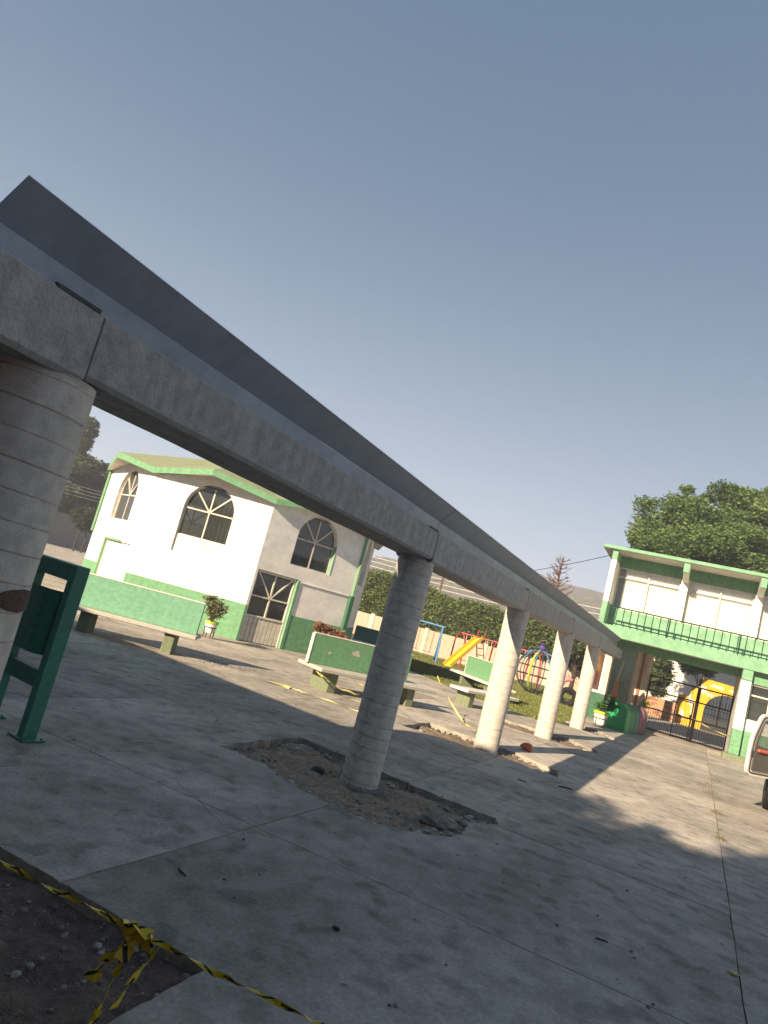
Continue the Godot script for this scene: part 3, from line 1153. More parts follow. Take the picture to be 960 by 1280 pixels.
# =====================================================================
# two-storey classroom block over the gate
# =====================================================================
func build_classroom_block():
	var R := Vector3(2.6, 0, -30.9)
	var t := thing("classroom_block", "two-storey white and green school block with balcony and roofed gateway", "building", R)
	var I := Transform3D.IDENTITY
	var XL := -3.9
	var XR := 11.4
	var st := nt()
	cbox(st, I, Vector3((XL + 0.18 + XR) * 0.5, 3.315, -30.93), Vector3(XR - XL - 0.18, 0.35, 5.3), 0.01)
	part("balcony_slab", fin(st), M.soffit, t)
	st = nt()
	cbox(st, I, Vector3((XL + 0.12 + XR) * 0.5, 3.325, -28.235), Vector3(XR - XL - 0.12, 0.42, 0.07), 0.015)
	part("balcony_fascia", fin(st), M.green_pale, t)
	st = nt()
	cbox(st, I, Vector3((XL - 0.35 + XR) * 0.5, 6.46, -30.95), Vector3(XR - XL + 0.35, 0.13, 5.5), 0.01)
	var roof := part("roof", fin(st), M.soffit, t)
	st = nt()
	cbox(st, I, Vector3((XL - 0.35 + XR) * 0.5, 6.475, -28.18), Vector3(XR - XL + 0.37, 0.13, 0.05), 0.012)
	cbox(st, I, Vector3(XL - 0.37, 6.475, -30.95), Vector3(0.04, 0.13, 5.5), 0.01)
	sub("roof_edge", fin(st), M.green_pale, roof)
	# end wall
	st = nt()
	cbox(st, I, Vector3(XL + 0.1, 5.2, -30.9), Vector3(0.2, 1.64, 5.2), 0.012)
	var ew := part("end_wall", fin(st), M.white, t)
	st = nt()
	cbox(st, I, Vector3(XL + 0.1, 3.94, -30.9), Vector3(0.206, 0.88, 5.206), 0.012)
	sub("dado", fin(st), M.green_pale, ew)
	st = nt()
	cbox(st, I, Vector3(XL + 0.1, 6.205, -30.9), Vector3(0.206, 0.37, 5.206), 0.012)
	sub("wall_head", fin(st), M.green_pale, ew)
	# upper wall
	st = nt()
	cbox(st, I, Vector3((XL + 0.2 + XR) * 0.5, 3.89, -29.48), Vector3(XR - XL - 0.2, 0.78, 0.44))
	part("parapet_wall", fin(st), M.green_pale, t)
	st = nt()
	cbox(st, I, Vector3((XL + 0.2 + XR) * 0.5, 6.17, -29.6), Vector3(XR - XL - 0.2, 0.45, 0.22))
	part("lintel_beam", fin(st), M.green_dado, t)
	st = nt()
	cbox(st, I, Vector3((XL + XR) * 0.5, 3.2, -33.5), Vector3(XR - XL, 6.4, 0.2))
	# rear wall with the gateway open
	st = nt()
	prism(st, Transform3D(Basis.IDENTITY, Vector3.ZERO), rect2(XL, 3.14, XR, 6.39), -33.58, -33.4)
	prism(st, Transform3D(Basis.IDENTITY, Vector3.ZERO), rect2(1.3, 0, XR, 3.14), -33.58, -33.4)
	part("rear_wall", fin(st), M.white2, t)
	for x in [-1.22, 1.33, 3.88, 6.43, 8.98, 11.3]:
		st = nt()
		cbox(st, I, Vector3(x, 5.12, -29.42), Vector3(0.26, 1.69, 0.3), 0.012)
		part("pillar", fin(st), M.white, t)
		st = nt()
		# tapering roof bracket
		var p := PackedVector2Array([Vector2(-28.24, 6.39), Vector2(-29.5, 6.39), Vector2(-29.5, 5.75), Vector2(-28.5, 6.0), Vector2(-28.24, 6.05)])
		prism(st, Transform3D(Basis(Vector3(0, 0, 1), Vector3.UP, Vector3(-1, 0, 0)), Vector3(x, 0, 0)), p, -0.10, 0.10)
		var br := part("roof_bracket", fin(st), M.white2, t)
		st = nt()
		cbox(st, I, Vector3(x, 6.21, -28.25), Vector3(0.215, 0.34, 0.1), 0.01)
		sub("bracket_end", fin(st), M.green_pale, br)
	# window bays
	var xs := [-3.7, -1.35, -1.09, 1.20, 1.46, 3.75, 4.01, 6.30, 6.56, 8.85, 9.11, 11.3]
	for i in range(0, 12, 2):
		var a: float = xs[i]
		var b: float = xs[i + 1]
		st = nt()
		var zf := -29.55
		for y in [4.31, 5.57, 5.92]:
			cbox(st, I, Vector3((a + b) * 0.5, y, zf), Vector3(b - a, 0.06, 0.07), 0.005)
		for x in [a + 0.03, (a + b) * 0.5, b - 0.03]:
			cbox(st, I, Vector3(x, 5.115, zf - 0.003), Vector3(0.055, 1.6, 0.06), 0.005)
		var wf := part("window", fin(st), M.frame_pale, t)
		for cc in 2:
			var xa := lerpf(a, b, cc * 0.5)
			var xb := lerpf(a, b, cc * 0.5 + 0.5)
			for yy in [[4.34, 5.54], [5.6, 5.89]]:
				st = nt()
				cbox(st, I, Vector3((xa + xb) * 0.5, (yy[0] + yy[1]) * 0.5, zf - 0.02), Vector3(xb - xa - 0.05, yy[1] - yy[0], 0.006))
				sub("pane", fin(st), M.glass_clear, wf)
			st = nt()
			var n := 36
			var gap: float = 0.28 if (i == 0 and cc == 0) else 0.03
			for q in n:
				var u := lerpf(xa + gap, xb - 0.03, float(q) / n)
				var v := lerpf(xa + gap, xb - 0.03, float(q + 1) / n)
				var zu := zf - 0.10 + 0.008 * sin(q * 1.7) + 0.003 * sin(q * 4.1)
				var zv := zf - 0.10 + 0.008 * sin((q + 1) * 1.7) + 0.003 * sin((q + 1) * 4.1)
				quad(st, Vector3(u, 4.25, zu), Vector3(v, 4.25, zv), Vector3(v, 5.95, zv), Vector3(u, 5.95, zu), Vector3(0, 0, 1))
			sub("curtain", fin(st), M.curtain_pale, wf)
	# balcony railing
	st = nt()
	bar(st, Vector3(XL + 0.3, 4.25, -28.36), Vector3(XR, 4.25, -28.36), 0.055, 0.045)
	bar(st, Vector3(XL + 0.3, 3.62, -28.36), Vector3(XR, 3.62, -28.36), 0.04, 0.04)
	var rl := part("balcony_railing", fin(st), M.rail, t)
	var x := XL + 0.32
	var c := 0
	while x < XR:
		st = nt()
		cbox(st, I, Vector3(x, 3.935, -28.36), Vector3(0.03, 0.60, 0.03))
		sub("baluster", fin(st), M.rail, rl)
		if c % 9 == 8:
			st = nt()
			cbox(st, I, Vector3(x + 0.06, 3.87, -28.36), Vector3(0.05, 0.74, 0.05))
			sub("rail_post", fin(st), M.rail, rl)
		x += 0.262
		c += 1
	# ground floor, left of the gateway
	st = nt()
	cbox(st, I, Vector3(XL + 0.375, 2.04, -28.9), Vector3(0.75, 2.19, 0.5), 0.012)
	var fw := part("front_wall", fin(st), M.cream, t)
	st = nt()
	cbox(st, I, Vector3(XL + 0.375, 0.47, -28.9), Vector3(0.756, 0.95, 0.506), 0.012)
	sub("dado", fin(st), M.green_dark, fw)
	st = nt()
	cbox(st, I, Vector3(XL + 0.32, 1.76, -28.64), Vector3(0.50, 1.62, 0.03), 0.006)
	var pf := part("painting_frame", fin(st), M.white2, t)
	var qm := QuadMesh.new()
	qm.size = Vector2(0.36, 1.42)
	var po := sub("painting", qm, print_mat(T.panel), pf)
	po.position = Vector3(XL + 0.30, 1.76, -28.621)
	st = nt()
	cbox(st, I, Vector3(XL + 0.12, 1.57, -31.2), Vector3(0.2, 3.1, 4.6))
	part("side_wall", fin(st), M.cream, t)
	st = nt()
	cbox(st, I, Vector3(XL + 1.12, 1.57, -31.75), Vector3(1.72, 3.1, 0.24), 0.01)
	var gw := part("gate_wall", fin(st), M.cream, t)
	qm = QuadMesh.new()
	qm.size = Vector2(0.86, 2.5)
	po = sub("mural", qm, print_mat(T.mural), gw)
	po.position = Vector3(-3.02, 1.85, -31.62)
	for k in 3:
		st = nt()
		cbox(st, I, Vector3(-2.48 + k * 0.22, 1.6, -31.62), Vector3(0.11, 3.0, 0.09), 0.008)
		sub("pilaster", fin(st), M.cream if k != 1 else M.terracotta, gw)
	st = nt()
	cbox(st, I, Vector3(-2.25, 0.3, -31.58), Vector3(0.75, 0.6, 0.03))
	sub("dado", fin(st), M.green_dark, gw)
	st = nt()
	cbox(st, I, Vector3((XL + 0.2 + 1.2) * 0.5, 3.0, -29.6), Vector3(1.2 - XL - 0.2, 0.26, 0.25), 0.01)
	part("gateway_beam", fin(st), M.green_dado, t)
	st = nt()
	cbox(st, I, Vector3(-0.35, 3.02, -31.6), Vector3(3.2, 0.22, 0.2), 0.01)
	part("gateway_beam", fin(st), M.green_dado, t)
	# right of the gateway
	st = nt()
	cbox(st, I, Vector3(1.36, 1.9, -28.55), Vector3(0.32, 1.72, 0.5), 0.012)
	var gp := part("gate_pillar", fin(st), M.white, t)
	st = nt()
	cbox(st, I, Vector3(1.36, 0.62, -28.55), Vector3(0.33, 0.86, 0.51), 0.012)
	sub("dado", fin(st), M.green_dado, gp)
	st = nt()
	cbox(st, I, Vector3(1.36, 2.94, -28.5), Vector3(0.33, 0.37, 0.52), 0.012)
	sub("pillar_head", fin(st), M.green_pale, gp)
	st = nt()
	cbox(st, I, Vector3(1.9, 0.08, -28.45), Vector3(1.75, 0.22, 0.75), 0.02)
	part("plinth", fin(st), M.bench_leg, t)
	st = nt()
	cbox(st, I, Vector3(1.3, 1.57, -31.1), Vector3(0.2, 3.1, 4.4))
	part("side_wall", fin(st), M.white2, t)
	st = nt()
	prism(st, Transform3D(Basis.IDENTITY, Vector3.ZERO), rect2(1.5, 0.0, 11.3, 1.42), -28.8, -28.62)
	prism(st, Transform3D(Basis.IDENTITY, Vector3.ZERO), rect2(1.5, 2.68, 11.3, 3.13), -28.8, -28.62)
	var rw := part("front_wall", fin(st), M.white, t)
	st = nt()
	cbox(st, I, Vector3(6.4, 0.53, -28.6), Vector3(9.8, 1.05, 0.06))
	sub("dado", fin(st), M.green_dado, rw)
	st = nt()
	cbox(st, I, Vector3(6.4, 2.9, -28.59), Vector3(9.8, 0.4, 0.06))
	sub("lintel_band", fin(st), M.green_dado, rw)
	for k in 4:
		var a := 1.55 + k * 2.45
		st = nt()
		for y in [1.44, 2.3, 2.66]:
			cbox(st, I, Vector3(a + 1.2, y, -28.7), Vector3(2.4, 0.05, 0.06))
		for xx in [a + 0.02, a + 0.62, a + 1.2, a + 1.8, a + 2.38]:
			cbox(st, I, Vector3(xx, 2.05, -28.703), Vector3(0.045, 1.2, 0.055))
		var wf := part("window", fin(st), M.frame_pale, t)
		for q in 4:
			st = nt()
			cbox(st, I, Vector3(a + 0.32 + q * 0.59, 2.05, -28.715), Vector3(0.55, 1.16, 0.006))
			sub("pane", fin(st), M.glass, wf)
		st = nt()
		cbox(st, I, Vector3(a + 1.2, 2.05, -29.1), Vector3(2.3, 1.3, 0.02))
		sub("curtain", fin(st), M.curtain_pale if k % 2 == 1 else M.curtain, wf)
	# floor of the porch and rooms
	st = nt()
	cbox(st, I, Vector3(6.35, 0.03, -31.1), Vector3(9.8, 0.06, 4.5))
	part("floor", fin(st), M.inside, t)
	build_gate()

func print_mat(tex) -> StandardMaterial3D:
	var m := StandardMaterial3D.new()
	m.albedo_texture = tex
	m.roughness = 0.85
	return m

func build_gate():
	var t := thing("steel_gate", "black barred steel gate with a small door under the school block", "gate", Vector3(-0.35, 0, -31.5))
	var I := Transform3D.IDENTITY
	var z := -31.5
	var st := nt()
	for y in [0.05, 0.86, 1.56, 2.13]:
		cbox(st, I, Vector3(-0.35, y, z), Vector3(3.1, 0.055, 0.05), 0.004)
	for x in [-1.88, 1.17]:
		cbox(st, I, Vector3(x, 1.08, z + 0.003), Vector3(0.06, 2.16, 0.06), 0.004)
	cbox(st, I, Vector3(0.78, 1.5, z + 0.003), Vector3(0.04, 1.3, 0.04), 0.004)
	part("gate_frame", fin(st), M.black, t)
	st = nt()
	cbox(st, I, Vector3(-0.03, 1.08, z + 0.004), Vector3(0.13, 2.16, 0.1), 0.006)
	part("post", fin(st), M.black, t)
	st = nt()
	for x in [-0.76, -0.14]:
		cbox(st, I, Vector3(x, 0.76, z + 0.06), Vector3(0.05, 1.5, 0.04), 0.004)
	for y in [0.08, 0.88, 1.49]:
		cbox(st, I, Vector3(-0.45, y, z + 0.06), Vector3(0.57, 0.045, 0.038), 0.004)
	var wd := part("wicket_door", fin(st), M.black, t)
	st = nt()
	cbox(st, I, Vector3(-0.17, 0.95, z + 0.1), Vector3(0.08, 0.14, 0.05), 0.005)
	sub("lock_box", fin(st), M.black, wd)
	var x := -1.79
	while x < 1.14:
		if absf(x + 0.03) > 0.09:
			st = nt()
			cbox(st, I, Vector3(x, 0.455, z - 0.004), Vector3(0.014, 0.76, 0.014))
			part("bar", fin(st), M.black, t)
		x += 0.085
	for k in 5:
		st = nt()
		cbox(st, I, Vector3(-1.5 + 0.62 * k, 1.84, z - 0.004), Vector3(0.014, 0.52, 0.014))
		part("bar", fin(st), M.black, t)

# =====================================================================
# the street beyond the gate
# =====================================================================
func far_pt(x: float, y: float) -> Vector2:
	return Vector2(x * 1.2125, maxf(-0.1, 1.7 + (y - 1.7) * 1.2125))

func build_street():
	var t := thing("arched_wall", "yellow peeling wall with stepped top and an arched gateway across the street", "wall", Vector3(1.5, 0, -48.6))
	var top := PackedVector2Array()
	for e in [[-0.95, -0.1], [1.28, -0.1], [1.28, 2.72], [0.02, 2.78], [-0.02, 2.3], [-0.4, 2.27], [-0.43, 1.72], [-0.95, 1.70]]:
		top.append(far_pt(e[0], e[1]))
	var top2 := PackedVector2Array()
	for e in [[1.28, -0.1], [6.5, -0.1], [6.5, 2.6], [1.28, 2.72]]:
		top2.append(far_pt(e[0], e[1]))
	var hole := PackedVector2Array([Vector2(0.36, -0.3), Vector2(2.74, -0.3)])
	for k in 15:
		var a := PI * k / 14
		hole.append(Vector2(1.55 + cos(a) * 1.19, 1.12 + sin(a) * 1.19))
	var st := nt()
	for p in [top, top2]:
		for q in Geometry2D.clip_polygons(p, hole):
			prism(st, Transform3D(Basis.IDENTITY, Vector3(0, 0, -48.5)), q, -0.35, 0.0)
	var w := part("wall", fin(st), M.yellow_wall, t)
	for e in [[-0.35, 1.5, 0.16, 0.3], [0.12, 2.2, 0.3, 0.22], [0.42, 2.05, 0.2, 0.12], [-0.62, 0.75, 0.14, 0.3], [0.75, 2.5, 0.4, 0.1], [-0.2, 1.05, 0.1, 0.25], [1.5, 2.45, 0.3, 0.08]]:
		var poly := PackedVector2Array()
		for k in 22:
			var a := TAU * k / 22
			var rr := rng.randf_range(0.45, 1.15)
			poly.append(far_pt(e[0] + cos(a) * e[2] * rr, e[1] + sin(a) * e[3] * rr))
		st = nt()
		prism(st, Transform3D(Basis.IDENTITY, Vector3(0, 0, -48.5)), poly, 0.0, 0.004)
		sub("bare_plaster", fin(st), M.peel, w)
	st = nt()
	cbox(st, Transform3D.IDENTITY, Vector3(1.55, 0.36, -48.7), Vector3(2.36, 0.8, 0.05))
	var g := part("arch_gate", fin(st), M.navy, t)
	st = nt()
	for k in 14:
		cbox(st, Transform3D.IDENTITY, Vector3(0.48 + k * 0.168, 1.3, -48.7), Vector3(0.024, 1.2, 0.024))
	cbox(st, Transform3D.IDENTITY, Vector3(1.55, 1.3, -48.7), Vector3(2.34, 0.036, 0.036))
	cbox(st, Transform3D.IDENTITY, Vector3(1.55, 0.95, -48.702), Vector3(2.34, 0.036, 0.036))
	sub("grille", fin(st), M.black, g)
	var b := thing("brick_wall", "low reddish brick wall seen through the left leaf of the gate", "wall", Vector3(-2.6, 0, -47.2))
	for r in 11:
		for c in 9:
			var bx := -4.3 + c * 0.36 + (0.18 if r % 2 == 1 else 0.0)
			st = nt()
			cbox(st, Transform3D.IDENTITY, Vector3(bx, 0.05 + r * 0.105, -47.2), Vector3(0.346, 0.093, 0.16 + rng.randf() * 0.01), 0.006)
			part("brick", fin(st), M.brick if rng.randf() < 0.7 else M.terracotta, b)
	st = nt()
	cbox(st, Transform3D.IDENTITY, Vector3(-2.75, 0.56, -47.2), Vector3(3.3, 1.14, 0.12))
	part("mortar_core", fin(st), M.pink_wall, b)
	var h := thing("cream_house", "pale cream house wall rising behind the trees beyond the gate", "house", Vector3(-0.5, 0, -57))
	st = nt()
	cbox(st, Transform3D.IDENTITY, Vector3(0.5, 2.2, -58), Vector3(10, 4.4, 3.0))
	var hw := part("wall", fin(st), M.white2, h)
	for x in [-2.6, 0.2, 3.0]:
		st = nt()
		cbox(st, Transform3D.IDENTITY, Vector3(x, 2.6, -56.49), Vector3(0.9, 1.1, 0.05))
		var wn := part("window", fin(st), M.frame, h)
		st = nt()
		cbox(st, Transform3D.IDENTITY, Vector3(x, 2.6, -56.47), Vector3(0.76, 0.96, 0.04))
		sub("pane", fin(st), M.inside, wn)
	st = nt()
	cbox(st, Transform3D.IDENTITY, Vector3(0.5, 4.5, -58), Vector3(10.4, 0.2, 3.4), 0.02)
	part("roof", fin(st), M.terracotta, h)

# =====================================================================
# boundary walls, hedge, hill, wires
# =====================================================================
func build_far():
	var w := thing("boundary_wall", "long cream garden wall behind the playground below the hedge", "wall", Vector3(-20, 0, -44.2))
	for k in 9:
		var st := nt()
		var xa := -4.3 - k * 4.0
		cbox(st, Transform3D.IDENTITY, Vector3(xa - 2.0, 0.72, -44.0), Vector3(3.98, 1.6, 0.18), 0.02)
		part("wall_panel", fin(st), M.pink_wall, w)
		st = nt()
		cbox(st, Transform3D.IDENTITY, Vector3(xa, 0.76, -44.0), Vector3(0.3, 1.7, 0.3), 0.02)
		part("pier", fin(st), M.cream, w)
	# grey wall on the left and red gate
	var g := thing("grey_wall", "tall grey block wall in shade at the far left behind the round tree", "wall", Vector3(-60, 0, -55))
	var st := nt()
	for r in 8:
		for c in 16:
			st = nt()
			cbox(st, Transform3D(Basis(Vector3.UP, 0.08), Vector3(-60.3, 0, -62)), Vector3(0, 0.1 + r * 0.42, c * 0.82 + (0.4 if r % 2 == 1 else 0.0)), Vector3(0.22 + rng.randf() * 0.015, 0.41, 0.808), 0.01)
			part("block", fin(st), M.grey_wall, g)
	st = nt()
	cbox(st, Transform3D(Basis(Vector3.UP, 0.08), Vector3(-60.3, 0, -62)), Vector3(0, 1.5, 6.2), Vector3(0.16, 3.2, 13.0))
	part("mortar_core", fin(st), M.grey_wall, g)
	var rg := thing("red_gate", "dull red sheet metal gate at the end of the grey wall", "gate", Vector3(-58.5, 0, -48.5))
	for k in 6:
		st = nt()
		cbox(st, Transform3D.IDENTITY, Vector3(-58.6, 1.5, -48.9 + k * 0.5), Vector3(0.08, 3.1, 0.47), 0.01)
		part("panel", fin(st), M.terracotta, rg)
	st = nt()
	for y in [0.3, 1.5, 2.9]:
		cbox(st, Transform3D.IDENTITY, Vector3(-58.7, y, -47.6), Vector3(0.06, 0.08, 3.0))
	part("gate_frame", fin(st), M.dark_steel, rg)
	# lamp pole and wires on the left
	var lp := thing("utility_pole", "slim pale pole carrying wires in front of the dark trees", "pole", Vector3(-59.0, 0, -49.4))
	st = nt()
	tube(st, [Vector3(-59, 0, -49.4), Vector3(-59, 6.6, -49.4)], [0.11, 0.08], 10)
	part("pole", fin(st), M.pipe_pale, lp)
	st = nt()
	bar(st, Vector3(-59, 6.4, -50.2), Vector3(-59, 6.4, -48.6), 0.1, 0.1)
	part("crossarm", fin(st), M.pipe_pale, lp)
	for k in 4:
		st = nt()
		tube(st, sag(Vector3(-59 + 0.1 * k, 6.9 - 0.35 * k, -60), Vector3(-58.6 - 0.05 * k, 6.45 - 0.33 * k, -30), 0.6, 12), 0.022, 5)
		var o := obj("overhead_wire", fin(st), M.pipe_pale)
		o.set_meta("label", ["topmost pale wire in front of the dark trees at left", "second pale wire from the top before the dark trees", "third pale wire from the top before the dark trees", "lowest pale wire in front of the dark trees at left"][k])
		o.set_meta("category", "wire")
		o.set_meta("group", "wires in front of the dark trees")
	# wires and pole over the hedge
	var rp := thing("utility_pole", "thin rusty pole standing behind the hedge in front of the hill", "pole", Vector3(-20.2, 0, -55))
	st = nt()
	tube(st, [Vector3(-20.2, 0, -55), Vector3(-20.2, 6.4, -55)], [0.12, 0.09], 10)
	part("pole", fin(st), M.bark_red, rp)
	st = nt()
	bar(st, Vector3(-20.7, 6.0, -55), Vector3(-19.7, 6.0, -55), 0.1, 0.1)
	part("crossarm", fin(st), M.bark_red, rp)
	for k in 4:
		st = nt()
		tube(st, sag(Vector3(-34, 6.6 - 0.4 * k, -55), Vector3(-6, 6.3 - 0.42 * k, -55), 0.35, 12), 0.026, 5)
		var o := obj("overhead_wire", fin(st), M.pipe_pale)
		o.set_meta("label", ["topmost pale wire above the hedge", "second pale wire from the top above the hedge", "third pale wire from the top above the hedge", "lowest pale wire above the hedge"][k])
		o.set_meta("category", "wire")
		o.set_meta("group", "wires above the hedge")
	st = nt()
	tube(st, sag(Vector3(-30, 5.4, -60), Vector3(-4.0, 6.2, -28.6), 1.1, 20), 0.014, 5)
	var o2 := obj("overhead_wire", fin(st), M.cable)
	o2.set_meta("label", "single dark wire running to the roof corner of the school block")
	o2.set_meta("category", "wire")
	# hill
	var n := FastNoiseLite.new()
	n.seed = 31
	n.frequency = 0.012
	n.fractal_octaves = 5
	var hs := SurfaceTool.new()
	hs.begin(Mesh.PRIMITIVE_TRIANGLES)
	hs.set_smooth_group(0)
	var nx := 110
	var nz := 40
	for i in nx:
		for j in nz:
			var p := []
			var cs := []
			for e in [[0, 0], [1, 0], [1, 1], [0, 1]]:
				var x: float = -560.0 + 900.0 * (i + e[0]) / nx
				var z: float = -190.0 - 360.0 * (j + e[1]) / nz
				p.append(Vector3(x, hill_y(x, z, n), z))
			quad(hs, p[0], p[1], p[2], p[3], Vector3.UP)
	hs.index()
	struct_mesh("hill", fin(hs), mat(Color(0.15, 0.122, 0.085), 1.0, T.soil, 0.012))
	var xf := []
	var cols := []
	for q in 14000:
		var x := rng.randf_range(-420, 120)
		var z := rng.randf_range(-470, -200)
		if n.get_noise_2d(x * 1.7, z * 1.7) < -0.05 + rng.randf() * 0.25:
			continue
		var s := rng.randf_range(0.8, 2.4)
		xf.append(Transform3D(Basis(Vector3.UP, rng.randf() * TAU).scaled(Vector3(s, s * 0.8, s)), Vector3(x, hill_y(x, z, n) + 0.2, z)))
		var gg := rng.randf()
		cols.append(Color(0.05 + 0.04 * gg, 0.065 + 0.03 * gg, 0.03))
	var sc := mm("hillside_scrub", pebble(3), xf, cols, gravel_mat(), self)
	sc.set_meta("kind", "stuff")
	sc.set_meta("label", "dark scrub scattered over the dry hill")
	sc.set_meta("category", "scrub")

func hill_y(x: float, z: float, n: FastNoiseLite) -> float:
	var ridge := 30.0 + 13.0 * smoothstep(-230.0, -90.0, x) - 12.0 * smoothstep(-20.0, 150.0, x) - 14.0 * smoothstep(-300.0, -520.0, x)
	var f := smoothstep(-190.0, -400.0, z) * (1.0 - 0.4 * smoothstep(-430.0, -550.0, z))
	return ridge * f + n.get_noise_2d(x, z) * 5.0 * f - 0.3

# the building behind the camera whose roof keeps the near ground in shade
func build_school_behind():
	var R := Vector3(-6.0, 0, 5.0)
	var t := thing("school_building", "low flat-roofed school building behind the viewer that shades the near ground", "building", R)
	var xf := Transform3D(Basis(Vector3.UP, -0.1635), Vector3(-3.95, 0, 0.62))
	var st := nt()
	cbox(st, xf, Vector3(-8, 4.75, 4.2), Vector3(52, 0.2, 8.4), 0.02)
	part("roof", fin(st), M.grey_wall, t)
	st = nt()
	cbox(st, xf, Vector3(-8, 2.32, 2.7), Vector3(51, 4.64, 0.2))
	cbox(st, xf, Vector3(-8, 2.32, 8.1), Vector3(51, 4.64, 0.2))
	cbox(st, xf, Vector3(-33.4, 2.32, 5.4), Vector3(0.2, 4.64, 5.2))
	cbox(st, xf, Vector3(17.4, 2.32, 5.4), Vector3(0.2, 4.64, 5.2))
	part("wall", fin(st), M.terracotta, t)
	for k in 8:
		st = nt()
		cbox(st, xf, Vector3(-30 + k * 6, 2.2, 2.58), Vector3(3.0, 1.4, 0.06), 0.01)
		var w := part("window", fin(st), M.frame, t)
		st = nt()
		cbox(st, xf, Vector3(-30 + k * 6, 2.2, 2.56), Vector3(2.8, 1.2, 0.06))
		sub("pane", fin(st), M.inside, w)
	var tk := thing("water_tank", "black plastic water tank on the flat roof behind the viewer", "tank", Vector3(-6.25, 4.85, 1.9))
	st = nt()
	lathe(st, Vector3.ZERO, [Vector2(0.0, 0.0), Vector2(1.18, 0.0), Vector2(1.2, 1.4), Vector2(1.0, 1.58), Vector2(0.3, 1.76), Vector2(0.0, 1.78)], 28)
	obj("tank_body", fin(st), M.black_tank, tk)
	st = nt()
	lathe(st, Vector3(0, 1.74, 0), [Vector2(0.32, 0.0), Vector2(0.32, 0.1), Vector2(0.0, 0.13)], 20)
	obj("lid", fin(st), M.black_tank, tk)

# =====================================================================
# trees, hedge
# =====================================================================
func leaf_quad() -> Mesh:
	var st := nt()
	# a small spray: three pointed leaves folded along the middle
	for e in [[0.0, 1.0], [0.9, 0.8], [-0.9, 0.8]]:
		var d := Vector3(sin(e[0]), 0, cos(e[0]))
		var s := Vector3(cos(e[0]), 0, -sin(e[0]))
		var l: float = e[1]
		tri(st, Vector3.ZERO, d * l * 0.5 + s * 0.2 + Vector3(0, 0.1, 0), d * l, Vector3.UP)
		tri(st, Vector3.ZERO, d * l, d * l * 0.5 - s * 0.2 + Vector3(0, 0.1, 0), Vector3.UP)
	return fin(st).commit()

# blobs: array of [centre, radii, leaf count]
func foliage(called: String, blobs: Array, leaf: float, dark: Color, light: Color, parent: Node, droop := 0.0) -> MultiMeshInstance3D:
	var xf := []
	var cols := []
	for b in blobs:
		var tone := rng.randf()
		for q in int(b[2]):
			var d := Vector3(rng.randfn(), rng.randfn(), rng.randfn()).normalized()
			var r := pow(rng.randf(), 0.45) * rng.randf_range(0.8, 1.22)
			var p: Vector3 = b[0] + d * b[1] * r
			var s := leaf * rng.randf_range(0.6, 1.3)
			var bs := Basis(Vector3.UP, rng.randf() * TAU) * Basis(Vector3.RIGHT, rng.randf_range(-0.9, 0.9) + droop) * Basis(Vector3.FORWARD, rng.randf_range(-0.7, 0.7))
			xf.append(Transform3D(bs.scaled_local(Vector3.ONE * s), p))
			cols.append(dark.lerp(light, clampf(tone * 0.6 + rng.randf() * 0.5, 0, 1)))
	var o := mm(called, leaf_quad(), xf, cols, M.leafy, parent)
	o.set_meta("kind", "stuff")
	return o

func limbs(st: SurfaceTool, base: Vector3, h: float, r: float, targets: Array):
	var top := base + Vector3(rng.randf_range(-0.2, 0.2), h, rng.randf_range(-0.2, 0.2))
	var m1 := base.lerp(top, 0.35) + Vector3(rng.randf_range(-0.1, 0.1), 0, rng.randf_range(-0.1, 0.1))
	tube(st, [base, m1, base.lerp(top, 0.7), top], [r, r * 0.8, r * 0.62, r * 0.45], 9)
	for t in targets:
		var s := base.lerp(top, rng.randf_range(0.55, 1.0))
		var mid: Vector3 = s.lerp(t, 0.5) + Vector3(0, rng.randf_range(0.0, 0.5), 0)
		tube(st, [s, mid, t], [r * 0.34, r * 0.22, r * 0.07], 6)

func tree(called: String, label: String, at: Vector3, trunk_h: float, r: float, centre_y: float, rad: Vector3, clumps: int, clump_r: float, per: int, leaf: float, dark: Color, light: Color, group := "", shift := 0.0) -> Node3D:
	var t := thing(called, label, "tree", at, 0.0, group)
	var blobs := []
	var ends := []
	for k in clumps:
		var d := Vector3(rng.randfn(), rng.randfn() * 0.9, rng.randfn()).normalized()
		var c := Vector3(shift, centre_y, 0) + d * rad * rng.randf_range(0.4, 1.12)
		var cr := clump_r * rng.randf_range(0.45, 1.35)
		blobs.append([c, Vector3(cr, cr * 0.62, cr), per * pow(cr / clump_r, 1.6)])
		if k % 3 == 0:
			ends.append(c)
	var st := nt()
	limbs(st, Vector3(0, -0.15, 0), trunk_h, r, ends)
	obj("trunk", fin(st), M.bark, t)
	foliage("crown", blobs, leaf, dark, light, t)
	return t

